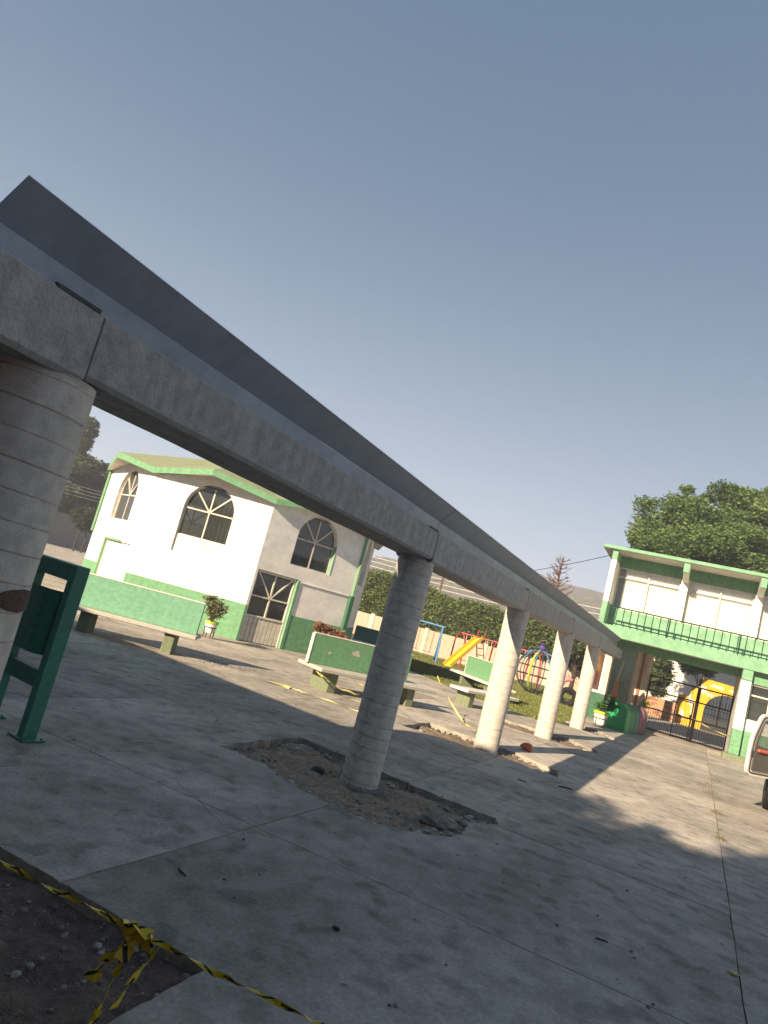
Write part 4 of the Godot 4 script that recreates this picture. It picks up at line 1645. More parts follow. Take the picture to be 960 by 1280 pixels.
func build_trees():
	# large ash-like trees behind the school block
	tree("broadleaf_tree", "big leafy tree rising behind the left part of the school block roof", Vector3(-2.85, 0, -41.5), 8.0, 0.32, 10.2, Vector3(3.9, 2.5, 2.8), 84, 0.95, 900, 0.155, Color(0.05, 0.105, 0.03), Color(0.165, 0.25, 0.075), "trees behind the school block", 1.9)
	tree("broadleaf_tree", "tallest leafy tree behind the school block roof, cut by the right edge", Vector3(2.9, 0, -43.0), 8.0, 0.36, 10.9, Vector3(4.0, 3.1, 3.0), 92, 1.0, 900, 0.155, Color(0.05, 0.10, 0.03), Color(0.17, 0.25, 0.075), "trees behind the school block")
	tree("broadleaf_tree", "low bushy tree at the left end of the school block roof", Vector3(-3.3, 0, -39.5), 7.0, 0.15, 8.5, Vector3(1.3, 0.8, 1.0), 24, 0.6, 520, 0.155, Color(0.05, 0.095, 0.027), Color(0.14, 0.21, 0.055), "trees behind the school block")
	tree("broadleaf_tree", "small leafy tree hanging over the yellow wall beyond the gate", Vector3(-0.3, 0, -52.5), 2.6, 0.07, 3.9, Vector3(1.1, 0.6, 0.8), 20, 0.45, 260, 0.17, Color(0.06, 0.11, 0.035), Color(0.12, 0.18, 0.05))
	tree("broadleaf_tree", "dark bushy tree left of the cream house, seen through the gate", Vector3(-2.6, 0, -51.0), 1.6, 0.08, 2.7, Vector3(0.75, 1.2, 0.8), 24, 0.55, 300, 0.2, Color(0.025, 0.05, 0.02), Color(0.08, 0.12, 0.04))
	# trees on the left
	for e in [[-67, -59.5, 10.0, 3.6, "broad dark tree left of the chapel, middle of its group"], [-68, -65.5, 10.4, 3.8, "broad dark tree directly beside the chapel's left eave"], [-65, -54.0, 9.6, 3.4, "broad dark tree left of the chapel, partly behind the near column"]]:
		tree("dark_tree", e[4], Vector3(e[0], 0, e[1]), 5.0, 0.35, e[2] - 3.6, Vector3(3.6, 3.8, 4.6), 80, 1.4, 420, 0.36, Color(0.03, 0.052, 0.022), Color(0.09, 0.12, 0.045), "dark trees left of the chapel")
	var cf := thing("conifer", "tall dark conifer topping the trees left of the chapel", "tree", Vector3(-68, 0, -57.6))
	var st := nt()
	tube(st, [Vector3(0, -0.1, 0), Vector3(0, 15.0, 0)], [0.3, 0.03], 8)
	obj("trunk", fin(st), M.bark, cf)
	var blobs := []
	for k in 90:
		var y := rng.randf_range(4.0, 14.6)
		var rr := (15.2 - y) * 0.30
		var a := rng.randf() * TAU
		blobs.append([Vector3(cos(a) * rr * 0.7, y, sin(a) * rr * 0.7), Vector3(0.9, 0.4, 0.9), 130])
	foliage("crown", blobs, 0.42, Color(0.028, 0.05, 0.02), Color(0.08, 0.11, 0.04), cf, 0.5)
	# round clipped tree with twin stems
	var rt := thing("round_clipped_tree", "round clipped tree on two thin stems before the grey wall", "tree", Vector3(-54.0, 0, -49.0))
	for dx in [-0.45, 0.45]:
		st = nt()
		tube(st, [Vector3(0, -0.1, dx), Vector3(0, 1.4, dx * 1.2), Vector3(0, 2.2, dx * 0.5)], [0.09, 0.07, 0.06], 8)
		obj("stem", fin(st), M.bark, rt)
	blobs = []
	for k in 34:
		var d := Vector3(rng.randfn(), rng.randfn(), rng.randfn()).normalized()
		blobs.append([Vector3(0, 3.1, 0) + d * Vector3(1.3, 0.95, 1.3) * 0.8, Vector3(0.55, 0.45, 0.55), 200])
	foliage("crown", blobs, 0.26, Color(0.02, 0.035, 0.016), Color(0.05, 0.075, 0.03), rt)
	# clipped cypress hedge behind the garden wall
	var hd := thing("cypress_hedge", "long clipped green cypress hedge behind the cream garden wall", "hedge", Vector3(-18, 0, -46.4))
	blobs = []
	var hx := -37.0
	while hx < -4.5:
		var hgt := 4.05 + 0.22 * sin(hx * 0.55) + 0.14 * sin(hx * 1.7) + rng.randf_range(-0.12, 0.12)
		for q in (8 if rng.randf() < 0.55 else 7):
			var yy: float = hgt - 0.35 - q * 0.46 + rng.randf_range(-0.15, 0.15)
			blobs.append([Vector3(hx + 18 + rng.randf_range(-0.2, 0.2), yy, 1.75 + rng.randf_range(-0.2, 0.25)), Vector3(0.46, 0.5, 0.4), 130])
		for zz in [0.9, 0.0]:
			blobs.append([Vector3(hx + 18, hgt - 0.2 + rng.randf_range(-0.1, 0.1), zz), Vector3(0.45, 0.42, 0.5), 100])
		hx += 0.33
	foliage("foliage", blobs, 0.15, Color(0.042, 0.078, 0.02), Color(0.17, 0.22, 0.06), hd)
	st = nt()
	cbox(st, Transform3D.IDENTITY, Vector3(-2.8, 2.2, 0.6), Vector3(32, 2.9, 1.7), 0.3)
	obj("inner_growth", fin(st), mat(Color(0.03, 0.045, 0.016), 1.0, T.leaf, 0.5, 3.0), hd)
	for k in 9:
		st = nt()
		var x := -13.0 + k * 3.2
		tube(st, [Vector3(x, -0.1, 0.5), Vector3(x + 0.1, 1.5, 0.5), Vector3(x, 3.2, 0)], [0.13, 0.1, 0.03], 7)
		obj("trunk", fin(st), M.bark, hd)
	# garden trees right of the globe (dark trunks by the wall)
	tree("garden_tree", "dark small tree with forked trunk between the two farthest columns", Vector3(-6.6, 0, -42.6), 2.4, 0.16, 3.3, Vector3(1.5, 1.2, 1.2), 26, 0.6, 260, 0.2, Color(0.025, 0.05, 0.018), Color(0.09, 0.13, 0.045))
	# bare reddish dead conifer
	var dc := thing("dead_conifer", "bare reddish dead conifer standing above the beam before the hill", "tree", Vector3(-12.08, 0, -60))
	st = nt()
	tube(st, [Vector3(0, -0.1, 0), Vector3(0.05, 5, 0), Vector3(0, 10.3, 0)], [0.22, 0.14, 0.02], 8)
	obj("trunk", fin(st), M.bark_red, dc)
	st = nt()
	var y := 2.4
	while y < 9.9:
		var len_ := lerpf(2.9, 0.35, clampf((y - 2.4) / 7.6, 0, 1))
		for k in 4:
			var a := rng.randf() * TAU
			var d := Vector3(cos(a), 0, sin(a))
			var l := len_ * rng.randf_range(0.6, 1.1)
			var p0 := Vector3(0, y, 0)
			var p1 := p0 + d * l * 0.55 + Vector3(0, l * 0.12, 0)
			var p2 := p0 + d * l + Vector3(0, l * 0.62, 0)
			tube(st, [p0, p1, p2], [0.055, 0.04, 0.018], 5)
			for g in 4:
				var f := rng.randf_range(0.3, 1.0)
				var q := p0.lerp(p1, f * 2.0) if f < 0.5 else p1.lerp(p2, f * 2.0 - 1.0)
				var dd := (d + Vector3(rng.randf_range(-0.9, 0.9), rng.randf_range(0.2, 1.2), rng.randf_range(-0.9, 0.9))).normalized()
				tube(st, [q, q + dd * rng.randf_range(0.25, 0.6)], [0.022, 0.01], 4)
		y += rng.randf_range(0.22, 0.38)
	obj("branches", fin(st), M.bark_red, dc)
	blobs = []
	for k in 10:
		blobs.append([Vector3(rng.randf_range(-1.6, 1.6), rng.randf_range(3.6, 6.6), rng.randf_range(-1, 1)), Vector3(0.6, 0.5, 0.6), 90])
	foliage("withered_needles", blobs, 0.16, Color(0.12, 0.06, 0.04), Color(0.25, 0.14, 0.08), dc)
	# the tree behind the viewer that dapples the paving at right
	tree("broadleaf_tree", "sparse tree behind the school building at the viewer's back", Vector3(-5.0, 0, 12.6), 8.6, 0.2, 10.65, Vector3(3.2, 0.5, 1.0), 20, 0.5, 60, 0.3, Color(0.05, 0.09, 0.03), Color(0.13, 0.18, 0.06))

# =====================================================================
# benches
# =====================================================================
# near edge of the seat runs along local +x from 0; the far side is local -z
func bench(label: String, at: Vector3, dirx: Vector3, length: float, panel: Array, legs: Array, depth: float, back_at: float, body: Material, seat: Material):
	var t := thing("concrete_bench", label, "bench", at, atan2(-dirx.z, dirx.x), "green concrete benches round the yard")
	var st := nt()
	cbox(st, Transform3D.IDENTITY, Vector3(length * 0.5, 0.405, -depth * 0.5), Vector3(length, 0.075, depth), 0.012)
	obj("seat", fin(st), seat, t)
	for x in legs:
		st = nt()
		cbox(st, Transform3D.IDENTITY, Vector3(x, 0.17, -depth * 0.5), Vector3(0.2, 0.40, depth * 0.72), 0.012)
		obj("leg", fin(st), M.bench_leg, t)
	if panel.size() > 0:
		var a: float = panel[0]
		var b: float = panel[1]
		var top: float = panel[2]
		st = nt()
		cbox(st, Transform3D.IDENTITY, Vector3((a + b) * 0.5, (0.442 + top) * 0.5, -back_at), Vector3(b - a, top - 0.442, 0.075), 0.01)
		var bk := obj("backrest", fin(st), body, t)
		st = nt()
		cbox(st, Transform3D.IDENTITY, Vector3((a + b) * 0.5, top + 0.012, -back_at), Vector3(b - a + 0.01, 0.024, 0.085), 0.006)
		cbox(st, Transform3D.IDENTITY, Vector3(a - 0.014, (0.442 + top) * 0.5, -back_at), Vector3(0.03, top - 0.442, 0.09), 0.006)
		sub("pale_edging", fin(st), M.trim, bk)
		# bare patches where the paint has flaked
		for k in (3 if body == M.bench_b and back_at > 0.5 else 0):
			var poly := PackedVector2Array()
			var cx := lerpf(a, b, [0.42, 0.17, 0.83][k])
			var cy := lerpf(0.45, top, [0.62, 0.45, 0.7][k])
			var rr: float = [0.13, 0.05, 0.04][k]
			for q in 13:
				var an := TAU * q / 13
				poly.append(Vector2(cx + cos(an) * rr * rng.randf_range(0.5, 1.2), cy + sin(an) * rr * 0.55 * rng.randf_range(0.4, 1.2)))
			st = nt()
			prism(st, Transform3D(Basis.IDENTITY, Vector3(0, 0, -back_at + 0.0385)), poly, 0.0, 0.0022)
			sub("bare_patch", fin(st), M.terrazzo, bk)
	return t

func build_benches():
	bench("green concrete bench just behind the green litter bin at left", Vector3(-10.62, 0, -9.44), Vector3(0.863, 0, -0.505), 2.66, [0.32, 2.62, 1.03], [0.62, 2.18], 0.68, 0.27, M.bench_a, M.terrazzo)
	bench("green concrete bench with scuffed backrest half hidden by the shaded column", Vector3(-6.37, 0, -12.15), Vector3(0.479, 0, -0.878), 2.98, [-0.02, 2.52, 1.02], [0.42, 2.42], 0.9, 0.52, M.bench_b, M.terrazzo)
	bench("green concrete bench in front of the yellow slide", Vector3(-8.5, 0, -25.9), Vector3(0.664, 0, 0.748), 4.2, [0.9, 3.9, 1.08], [1.2, 3.2], 0.7, 0.35, M.bench_b, M.trim)
	bench("backless green bench with white edge directly behind the second sunlit column", Vector3(-5.14, 0, -17.75), Vector3(0.36, 0, -0.93), 2.3, [], [0.35, 1.9], 0.62, 0.3, M.bench_b, M.trim)
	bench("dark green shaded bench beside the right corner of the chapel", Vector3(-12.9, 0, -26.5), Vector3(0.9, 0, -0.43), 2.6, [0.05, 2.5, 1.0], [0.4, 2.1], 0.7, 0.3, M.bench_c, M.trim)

# =====================================================================
# litter bin at the left edge
# =====================================================================
func build_bin():
	var X := Vector3(-0.985, 0, -0.17).normalized()
	# local +x from the right-hand post towards the left-hand post
	var t := thing("litter_bin", "dark green steel litter bin hung between two flat posts at left", "litter bin", Vector3(-4.76, 0, -4.42), atan2(-X.z, X.x))
	var I := Transform3D.IDENTITY
	for x in [0.0, 0.64]:
		var st := nt()
		cbox(st, I, Vector3(x, 0.72, 0), Vector3(0.085, 1.44, 0.13), 0.006)
		var p := obj("post", fin(st), M.bin, t)
		st = nt()
		cbox(st, I, Vector3(x, 0.012, 0.0), Vector3(0.24, 0.014, 0.2), 0.003)
		sub("base_plate", fin(st), M.bin, p)
		for e in [-0.1, 0.1]:
			st = nt()
			lathe(st, Vector3(x + e, 0.019, 0.07), [Vector2(0, 0), Vector2(0.012, 0), Vector2(0.012, 0.012), Vector2(0, 0.014)], 8)
			sub("bolt", fin(st), M.bin, p)
	var st := nt()
	cbox(st, I, Vector3(0.32, 1.37, 0), Vector3(0.554, 0.14, 0.13), 0.006)
	obj("top_bar", fin(st), M.bin, t)
	st = nt()
	cbox(st, I, Vector3(0.32, 0.47, 0), Vector3(0.554, 0.14, 0.09), 0.006)
	obj("lower_bar", fin(st), M.bin2, t)
	# bucket: open tapering trough with a dip in the front rim
	st = nt()
	var prof := []
	var ptsb := []
	var ptst := []
	var N := 28
	for k in N:
		var a := TAU * k / N
		var cx := cos(a)
		var sx := sin(a)
		var sq := pow(absf(cx), 0.6) * signf(cx)
		ptsb.append(Vector3(0.32 + sq * 0.235, 0.66, sx * 0.11))
		var yt := 1.20 - (0.07 if sx > 0.2 and cx > -0.2 else 0.0)
		ptst.append(Vector3(0.32 + sq * 0.265, yt, sx * 0.125))
	for k in N:
		var k2 := (k + 1) % N
		var n: Vector3 = (ptsb[k] - Vector3(0.32, 0.66, 0))
		quad(st, ptsb[k], ptsb[k2], ptst[k2], ptst[k], n)
		var ib := Vector3(0.32, 0, 0)
		var sc := func(v: Vector3) -> Vector3: return Vector3(0.32 + (v.x - 0.32) * 0.96, v.y, v.z * 0.96)
		quad(st, sc.call(ptsb[k]), sc.call(ptsb[k2]), sc.call(ptst[k2]), sc.call(ptst[k]), -n)
		quad(st, ptst[k], ptst[k2], sc.call(ptst[k2]), sc.call(ptst[k]), Vector3.UP)
		tri(st, ptsb[k], ptsb[k2], Vector3(0.32, 0.66, 0), Vector3.DOWN)
	var bu := obj("bucket", fin(st), M.bin2, t)
	st = nt()
	tube(st, [Vector3(0.03, 1.05, 0), Vector3(0.61, 1.05, 0)], 0.014, 8)
	sub("pivot_rod", fin(st), M.bin, bu)

# =====================================================================
# playground
# =====================================================================
func a_frame(st: SurfaceTool, top: Vector3, dx: Vector3, spread: float, r: float):
	for s in [-1.0, 1.0]:
		tube(st, [top, Vector3(top.x, -0.1, top.z) + dx * s * spread], r, 7)

func build_playground():
	var sw := thing("swing_set", "blue steel swing frame behind the benches, left in the playground", "swing", Vector3(-13.0, 0, -36.0))
	var st := nt()
	tube(st, [Vector3(-2.6, 1.95, 0.3), Vector3(0.55, 1.88, 0)], 0.055, 8)
	obj("top_bar", fin(st), M.blue, sw)
	for e in [[-2.55, 0.3], [0.45, 0.0]]:
		st = nt()
		a_frame(st, Vector3(e[0], 1.9, e[1]), Vector3(0.42, 0, 0.9).normalized(), 0.62, 0.05)
		tube(st, [Vector3(e[0] - 0.12, 1.35, e[1] - 0.25), Vector3(e[0] + 0.12, 1.35, e[1] + 0.25)], 0.035, 6)
		obj("leg_frame", fin(st), M.blue, sw)
	for x in [-1.9, -0.9, -0.1]:
		st = nt()
		for d in [-0.18, 0.18]:
			tube(st, [Vector3(x + d, 1.9, 0.1), Vector3(x + d, 0.45, 0.1)], 0.014, 5)
		var ch := obj("chain", fin(st), M.dark_steel, sw)
		st = nt()
		cbox(st, Transform3D.IDENTITY, Vector3(x, 0.44, 0.1), Vector3(0.46, 0.03, 0.2), 0.008)
		sub("seat", fin(st), M.blue, ch)
	var rs := thing("swing_set", "dull red swing frame with pale swings behind the yellow slide", "swing", Vector3(-10.6, 0, -37.0))
	st = nt()
	tube(st, [Vector3(-1.2, 1.85, 0), Vector3(2.9, 1.8, 0)], 0.05, 8)
	obj("top_bar", fin(st), M.red, rs)
	for x in [-1.2, 0.9, 2.9]:
		st = nt()
		for s in [-1.0, 1.0]:
			tube(st, [Vector3(x + 0.1 * s, 1.85, 0), Vector3(x + 0.32 * s, 1.5, 0.15 * s), Vector3(x + 0.5 * s, -0.1, 0.6 * s)], 0.045, 7)
		obj("leg_frame", fin(st), M.red, rs)
	for x in [-0.75, -0.35, 0.05, 0.4, 1.5, 2.2]:
		st = nt()
		for d in [-0.13, 0.13]:
			tube(st, [Vector3(x + d, 1.84, 0), Vector3(x + d, 0.5, 0)], 0.016, 5)
		var ch := obj("chain", fin(st), M.pipe_pale, rs)
		st = nt()
		cbox(st, Transform3D.IDENTITY, Vector3(x, 0.48, 0), Vector3(0.34, 0.03, 0.2), 0.008)
		sub("seat", fin(st), M.red, ch)
	# slide
	var sl := thing("slide", "yellow slide with red steps in the middle of the playground", "slide", Vector3(-10.6, 0, -34.2))
	var a := Vector3(-0.35, 0.12, 0.8)
	var b := Vector3(0.45, 1.80, -0.7)
	var d := (b - a).normalized()
	var side := Vector3(0.8, 0, 0.6).normalized()
	side = (side - d * side.dot(d)).normalized()
	var nrm := side.cross(d)
	if nrm.y < 0:
		nrm = -nrm
	var xf := Transform3D(Basis(side, nrm, side.cross(nrm)), (a + b) * 0.5)
	var L := a.distance_to(b)
	st = nt()
	cbox(st, xf, Vector3(0, 0, 0), Vector3(0.52, 0.03, L), 0.005)
	cbox(st, xf, Vector3(0.27, 0.07, 0), Vector3(0.03, 0.17, L), 0.008)
	cbox(st, xf, Vector3(-0.27, 0.07, 0), Vector3(0.03, 0.17, L), 0.008)
	obj("chute", fin(st), M.slide, sl)
	st = nt()
	for s in [-0.25, 0.25]:
		tube(st, [b + side * s, b + Vector3(0.3, -1.9, -0.7) + side * s], 0.03, 6)
		tube(st, [b + side * s, b + Vector3(0.05, 0.45, 0) + side * s], 0.025, 6)
	for k in 6:
		var c := b.lerp(b + Vector3(0.3, -1.9, -0.7), (k + 0.5) / 6.0)
		tube(st, [c - side * 0.25, c + side * 0.25], 0.022, 6)
	obj("ladder", fin(st), M.red, sl)
	# climbing globe
	var gl := thing("climbing_globe", "round climbing globe of painted bars with a coloured top", "climbing frame", Vector3(-6.75, 0, -33.4))
	var R := 0.95
	var cy := 1.0
	for k in 12:
		var az := TAU * k / 12 + 0.15
		st = nt()
		var pts := []
		for q in 13:
			var e := PI * (q / 12.0 - 0.5)
			pts.append(Vector3(cos(az) * cos(e) * R, cy + sin(e) * R, sin(az) * cos(e) * R))
		tube(st, pts, 0.022 if k != 3 else 0.05, 6)
		obj("upright_hoop", fin(st), M.lime if k == 3 else M.dark_steel, gl)
	for k in 6:
		var e := deg_to_rad(-60 + 24 * k)
		var pts := []
		for q in 25:
			var az := TAU * q / 24
			pts.append(Vector3(cos(az) * cos(e) * R, cy + sin(e) * R, sin(az) * cos(e) * R))
		st = nt()
		tube(st, pts, 0.022, 5)
		obj("level_hoop", fin(st), [M.dark_steel, M.dark_steel, M.dark_steel, M.dark_steel, M.dark_steel, M.red][k], gl)
	st = nt()
	for k in 8:
		var az := TAU * k / 8
		tube(st, [Vector3(0, cy + R + 0.02, 0), Vector3(cos(az) * 0.5, cy + R - 0.08, sin(az) * 0.5), Vector3(cos(az) * 0.86, cy + 0.45, sin(az) * 0.86)], 0.032, 6)
	obj("roof_ribs", fin(st), M.blue, gl)
	st = nt()
	lathe(st, Vector3(0, cy + R, 0), [Vector2(0, 0), Vector2(0.13, 0.03), Vector2(0.17, 0.14), Vector2(0.1, 0.26), Vector2(0.15, 0.32), Vector2(0.0, 0.4)], 14)
	obj("finial", fin(st), M.purple, gl)
	st = nt()
	lathe(st, Vector3(0, -0.1, 0), [Vector2(0, 0), Vector2(0.12, 0), Vector2(0.1, 0.2), Vector2(0, 0.2)], 10)
	obj("pivot", fin(st), M.dark_steel, gl)
	# pink animal figure with a tyre body
	var an := thing("play_animal", "pink play animal with striped neck and an upright old tyre for its body", "play figure", Vector3(-5.35, 0, -31.8))
	st = nt()
	tube(st, [Vector3(-0.05, -0.1, 0.1), Vector3(-0.05, 0.3, 0.1), Vector3(0.02, 0.75, 0.05), Vector3(0.12, 1.0, 0), Vector3(0.32, 1.12, 0), Vector3(0.46, 1.08, 0.0)], [0.17, 0.17, 0.14, 0.11, 0.11, 0.05], 12)
	var nk := obj("neck_and_head", fin(st), M.pink, an)
	for k in 4:
		st = nt()
		tube(st, [Vector3(-0.05 + 0.015 * k, 0.25 + 0.17 * k, 0.1 - 0.01 * k), Vector3(-0.045 + 0.015 * k, 0.29 + 0.17 * k, 0.1 - 0.01 * k)], 0.178 - 0.011 * k, 12)
		sub("white_stripe", fin(st), M.white2, nk)
	for e in [0.06, -0.06]:
		st = nt()
		tube(st, [Vector3(0.28, 1.18, e), Vector3(0.24, 1.32, e * 1.4)], [0.035, 0.012], 6)
		sub("ear", fin(st), M.pink, nk)
	st = nt()
	ring_tube(st, Vector3(0.43, 0.36, 0.1), Vector3(0.25, 0, 1).normalized(), 0.3, 0.12)
	obj("tyre_body", fin(st), M.tyre, an)

func ring_tube(st: SurfaceTool, c: Vector3, axis: Vector3, R: float, r: float, N := 28, K := 12):
	var x := axis.cross(Vector3.UP).normalized()
	var y := x.cross(axis).normalized()
	for i in N:
		for k in K:
			var v := []
			for e in [[i, k], [i + 1, k], [i + 1, k + 1], [i, k + 1]]:
				var a: float = TAU * e[0] / N
				var b: float = TAU * e[1] / K
				var rad := x * cos(a) + y * sin(a)
				v.append(c + rad * (R + r * cos(b)) + axis * r * sin(b) * 1.05)
			var am := TAU * (i + 0.5) / N
			var rc := c + (x * cos(am) + y * sin(am)) * R
			quad(st, v[0], v[1], v[2], v[3], (v[0] + v[2]) * 0.5 - rc)

# =====================================================================
# pickup at the right edge with its door open
# =====================================================================
func build_truck():
	var t := thing("white_pickup", "white pickup with its near door swung open, cut by the right edge", "pickup", Vector3(2.4, 0, -18.0))
	var I := Transform3D.IDENTITY
	var st := nt()
	# body side profile along z, nose towards the gate
	var prof := PackedVector2Array([Vector2(-17.9, 0.42), Vector2(-17.9, 0.98), Vector2(-16.75, 1.06), Vector2(-16.25, 1.72), Vector2(-14.9, 1.76), Vector2(-14.75, 1.05), Vector2(-12.9, 1.0), Vector2(-12.9, 0.45)])
	var zx := Transform3D(Basis(Vector3(0, 0, 1), Vector3.UP, Vector3(-1, 0, 0)), Vector3.ZERO)
	prism(st, zx, prof, -3.2, -1.58)
	part("body", fin(st), M.paint_white, t)
	st = nt()
	cbox(st, I, Vector3(2.4, 1.4, -15.55), Vector3(1.55, 0.5, 1.1), 0.02)
	part("cabin_glass", fin(st), M.inside, t)
	for z in [-16.45, -13.7]:
		for x in [1.53, 3.22]:
			st = nt()
			lathe_x(st, Vector3(x, 0.36, z), [Vector2(0.0, -0.1), Vector2(0.22, -0.1), Vector2(0.34, -0.09), Vector2(0.37, -0.04), Vector2(0.37, 0.04), Vector2(0.34, 0.09), Vector2(0.22, 0.1), Vector2(0, 0.1)], 30)
			var wh := part("wheel", fin(st), M.tyre, t)
			st = nt()
			lathe_x(st, Vector3(x, 0.36, z), [Vector2(0.0, -0.106), Vector2(0.2, -0.106), Vector2(0.21, 0.106), Vector2(0, 0.106)], 20)
			sub("rim", fin(st), M.trim_grey, wh)
	# open door: hinge line at (1.56, -16.1), free end towards the viewer
	var hinge := Vector3(1.58, 0, -16.15)
	var d := Vector3(-0.60, 0, 0.80).normalized()
	var n := Vector3(d.z, 0, -d.x)        # inner side looks to +x/+z
	var xf := Transform3D(Basis(d, Vector3.UP, d.cross(Vector3.UP)), hinge)
	var W := 1.0
	var outl := rounded([Vector2(0.02, 0.60), Vector2(W, 0.60), Vector2(W, 1.25), Vector2(W - 0.20, 1.74), Vector2(0.42, 1.76), Vector2(0.02, 1.14)], 0.13)
	var win := rounded([Vector2(0.24, 1.12), Vector2(W - 0.13, 1.16), Vector2(W - 0.28, 1.64), Vector2(0.5, 1.65)], 0.07)
	st = nt()
	for p in Geometry2D.clip_polygons(left_half(outl, 0.55), win):
		prism(st, xf, p, -0.03, 0.03)
	for p in Geometry2D.clip_polygons(right_half(outl, 0.55), win):
		prism(st, xf, p, -0.03, 0.03)
	var dr := part("door", fin(st), M.paint_white, t)
	# seal and dark trim on both faces of the inner side
	var sg := 1.0 if (xf.basis.z.dot(Vector3(0, 0, 1)) > 0) else -1.0
	var trimp := Geometry2D.offset_polygon(outl, -0.10)
	if trimp.size() > 0:
		st = nt()
		for p in Geometry2D.clip_polygons(left_half(trimp[0], 0.55), win):
			prism(st, xf, p, sg * 0.03, sg * 0.055)
		for p in Geometry2D.clip_polygons(right_half(trimp[0], 0.55), win):
			prism(st, xf, p, sg * 0.03, sg * 0.055)
		sub("inner_trim", fin(st), M.trim_grey, dr)
	var o1 := Geometry2D.offset_polygon(outl, -0.05)
	st = nt()
	if o1.size() > 0:
		var loop := []
		for p in o1[0]:
			loop.append(xf * Vector3(p.x, p.y, sg * 0.034))
		loop.append(loop[0])
		tube(st, loop, 0.012, 6)
	sub("rubber_seal", fin(st), M.rubber, dr)
	st = nt()
	prism(st, xf, Geometry2D.offset_polygon(win, 0.02)[0], -0.004, 0.004)
	sub("door_glass", fin(st), M.glass, dr)
	st = nt()
	cbox(st, xf, Vector3(W - 0.05, 1.0, sg * 0.04), Vector3(0.05, 0.12, 0.03), 0.006)
	sub("latch", fin(st), M.dark_steel, dr)
	st = nt()
	cbox(st, xf, Vector3(W - 0.3, 1.07, sg * 0.075), Vector3(0.3, 0.06, 0.05), 0.015)
	sub("armrest", fin(st), M.orange, dr)

func lathe_x(st: SurfaceTool, at: Vector3, prof: Array, sides: int):
	for i in prof.size() - 1:
		for k in sides:
			var a := TAU * k / sides
			var b := TAU * (k + 1) / sides
			var p: Vector2 = prof[i]
			var q: Vector2 = prof[i + 1]
			var v := []
			for e in [[p, a], [p, b], [q, b], [q, a]]:
				v.append(at + Vector3(e[0].y, cos(e[1]) * e[0].x, sin(e[1]) * e[0].x))
			var n := Vector3(p.x - q.x, cos((a + b) * 0.5) * (q.y - p.y), sin((a + b) * 0.5) * (q.y - p.y))
			quad(st, v[0], v[1], v[2], v[3], n)

func rounded(pts: Array, r: float) -> PackedVector2Array:
	var o := PackedVector2Array()
	var n := pts.size()
	for i in n:
		var p: Vector2 = pts[i]
		var a: Vector2 = (pts[(i + n - 1) % n] - p).normalized() * r + p
		var b: Vector2 = (pts[(i + 1) % n] - p).normalized() * r + p
		for k in 6:
			var t := k / 5.0
			o.append(a.lerp(p, t).lerp(p.lerp(b, t), t))
	return o

func left_half(p: PackedVector2Array, x: float) -> PackedVector2Array:
	return Geometry2D.intersect_polygons(p, rect2(-10, -10, x, 10))[0]

func right_half(p: PackedVector2Array, x: float) -> PackedVector2Array:
	return Geometry2D.intersect_polygons(p, rect2(x, -10, 10, 10))[0]

# =====================================================================
# pots, tyres, drums
# =====================================================================
func potted(label: String, at: Vector3, body: Material, rim: Material, w: float, h: float, stand: float, blobs: Array, leaf: float, dark: Color, light: Color):
	var t := thing("potted_plant", label, "potted plant", at)
	var st := nt()
	lathe(st, Vector3(0, stand, 0), [Vector2(0, 0), Vector2(w * 0.72, 0.0), Vector2(w * 0.95, h * 0.8), Vector2(w * 0.9, h * 0.8), Vector2(0.0, h * 0.78)], 22)
	obj("pot", fin(st), body, t)
	st = nt()
	lathe(st, Vector3(0, stand + h * 0.78, 0), [Vector2(w * 0.86, 0), Vector2(w * 1.04, 0), Vector2(w * 1.06, h * 0.2), Vector2(w * 0.9, h * 0.22), Vector2(w * 0.86, 0)], 22)
	obj("rim", fin(st), rim, t)
	if stand > 0.05:
		st = nt()
		for k in 4:
			var a := TAU * k / 4 + 0.5
			tube(st, [Vector3(cos(a) * w * 0.8, 0, sin(a) * w * 0.8), Vector3(cos(a) * w * 0.85, stand + h * 0.45, sin(a) * w * 0.85)], 0.014, 6)
		var pts := []
		for q in 17:
			pts.append(Vector3(cos(TAU * q / 16) * w * 0.9, stand + h * 0.45, sin(TAU * q / 16) * w * 0.9))
		tube(st, pts, 0.012, 6)
		obj("stand", fin(st), M.dark_steel, t)
	st = nt()
	for b in blobs:
		tube(st, [Vector3(0, stand + h * 0.75, 0), b[0]], [0.02, 0.008], 5)
	obj("stems", fin(st), M.bark, t)
	foliage("leaves", blobs, leaf, dark, light, t)

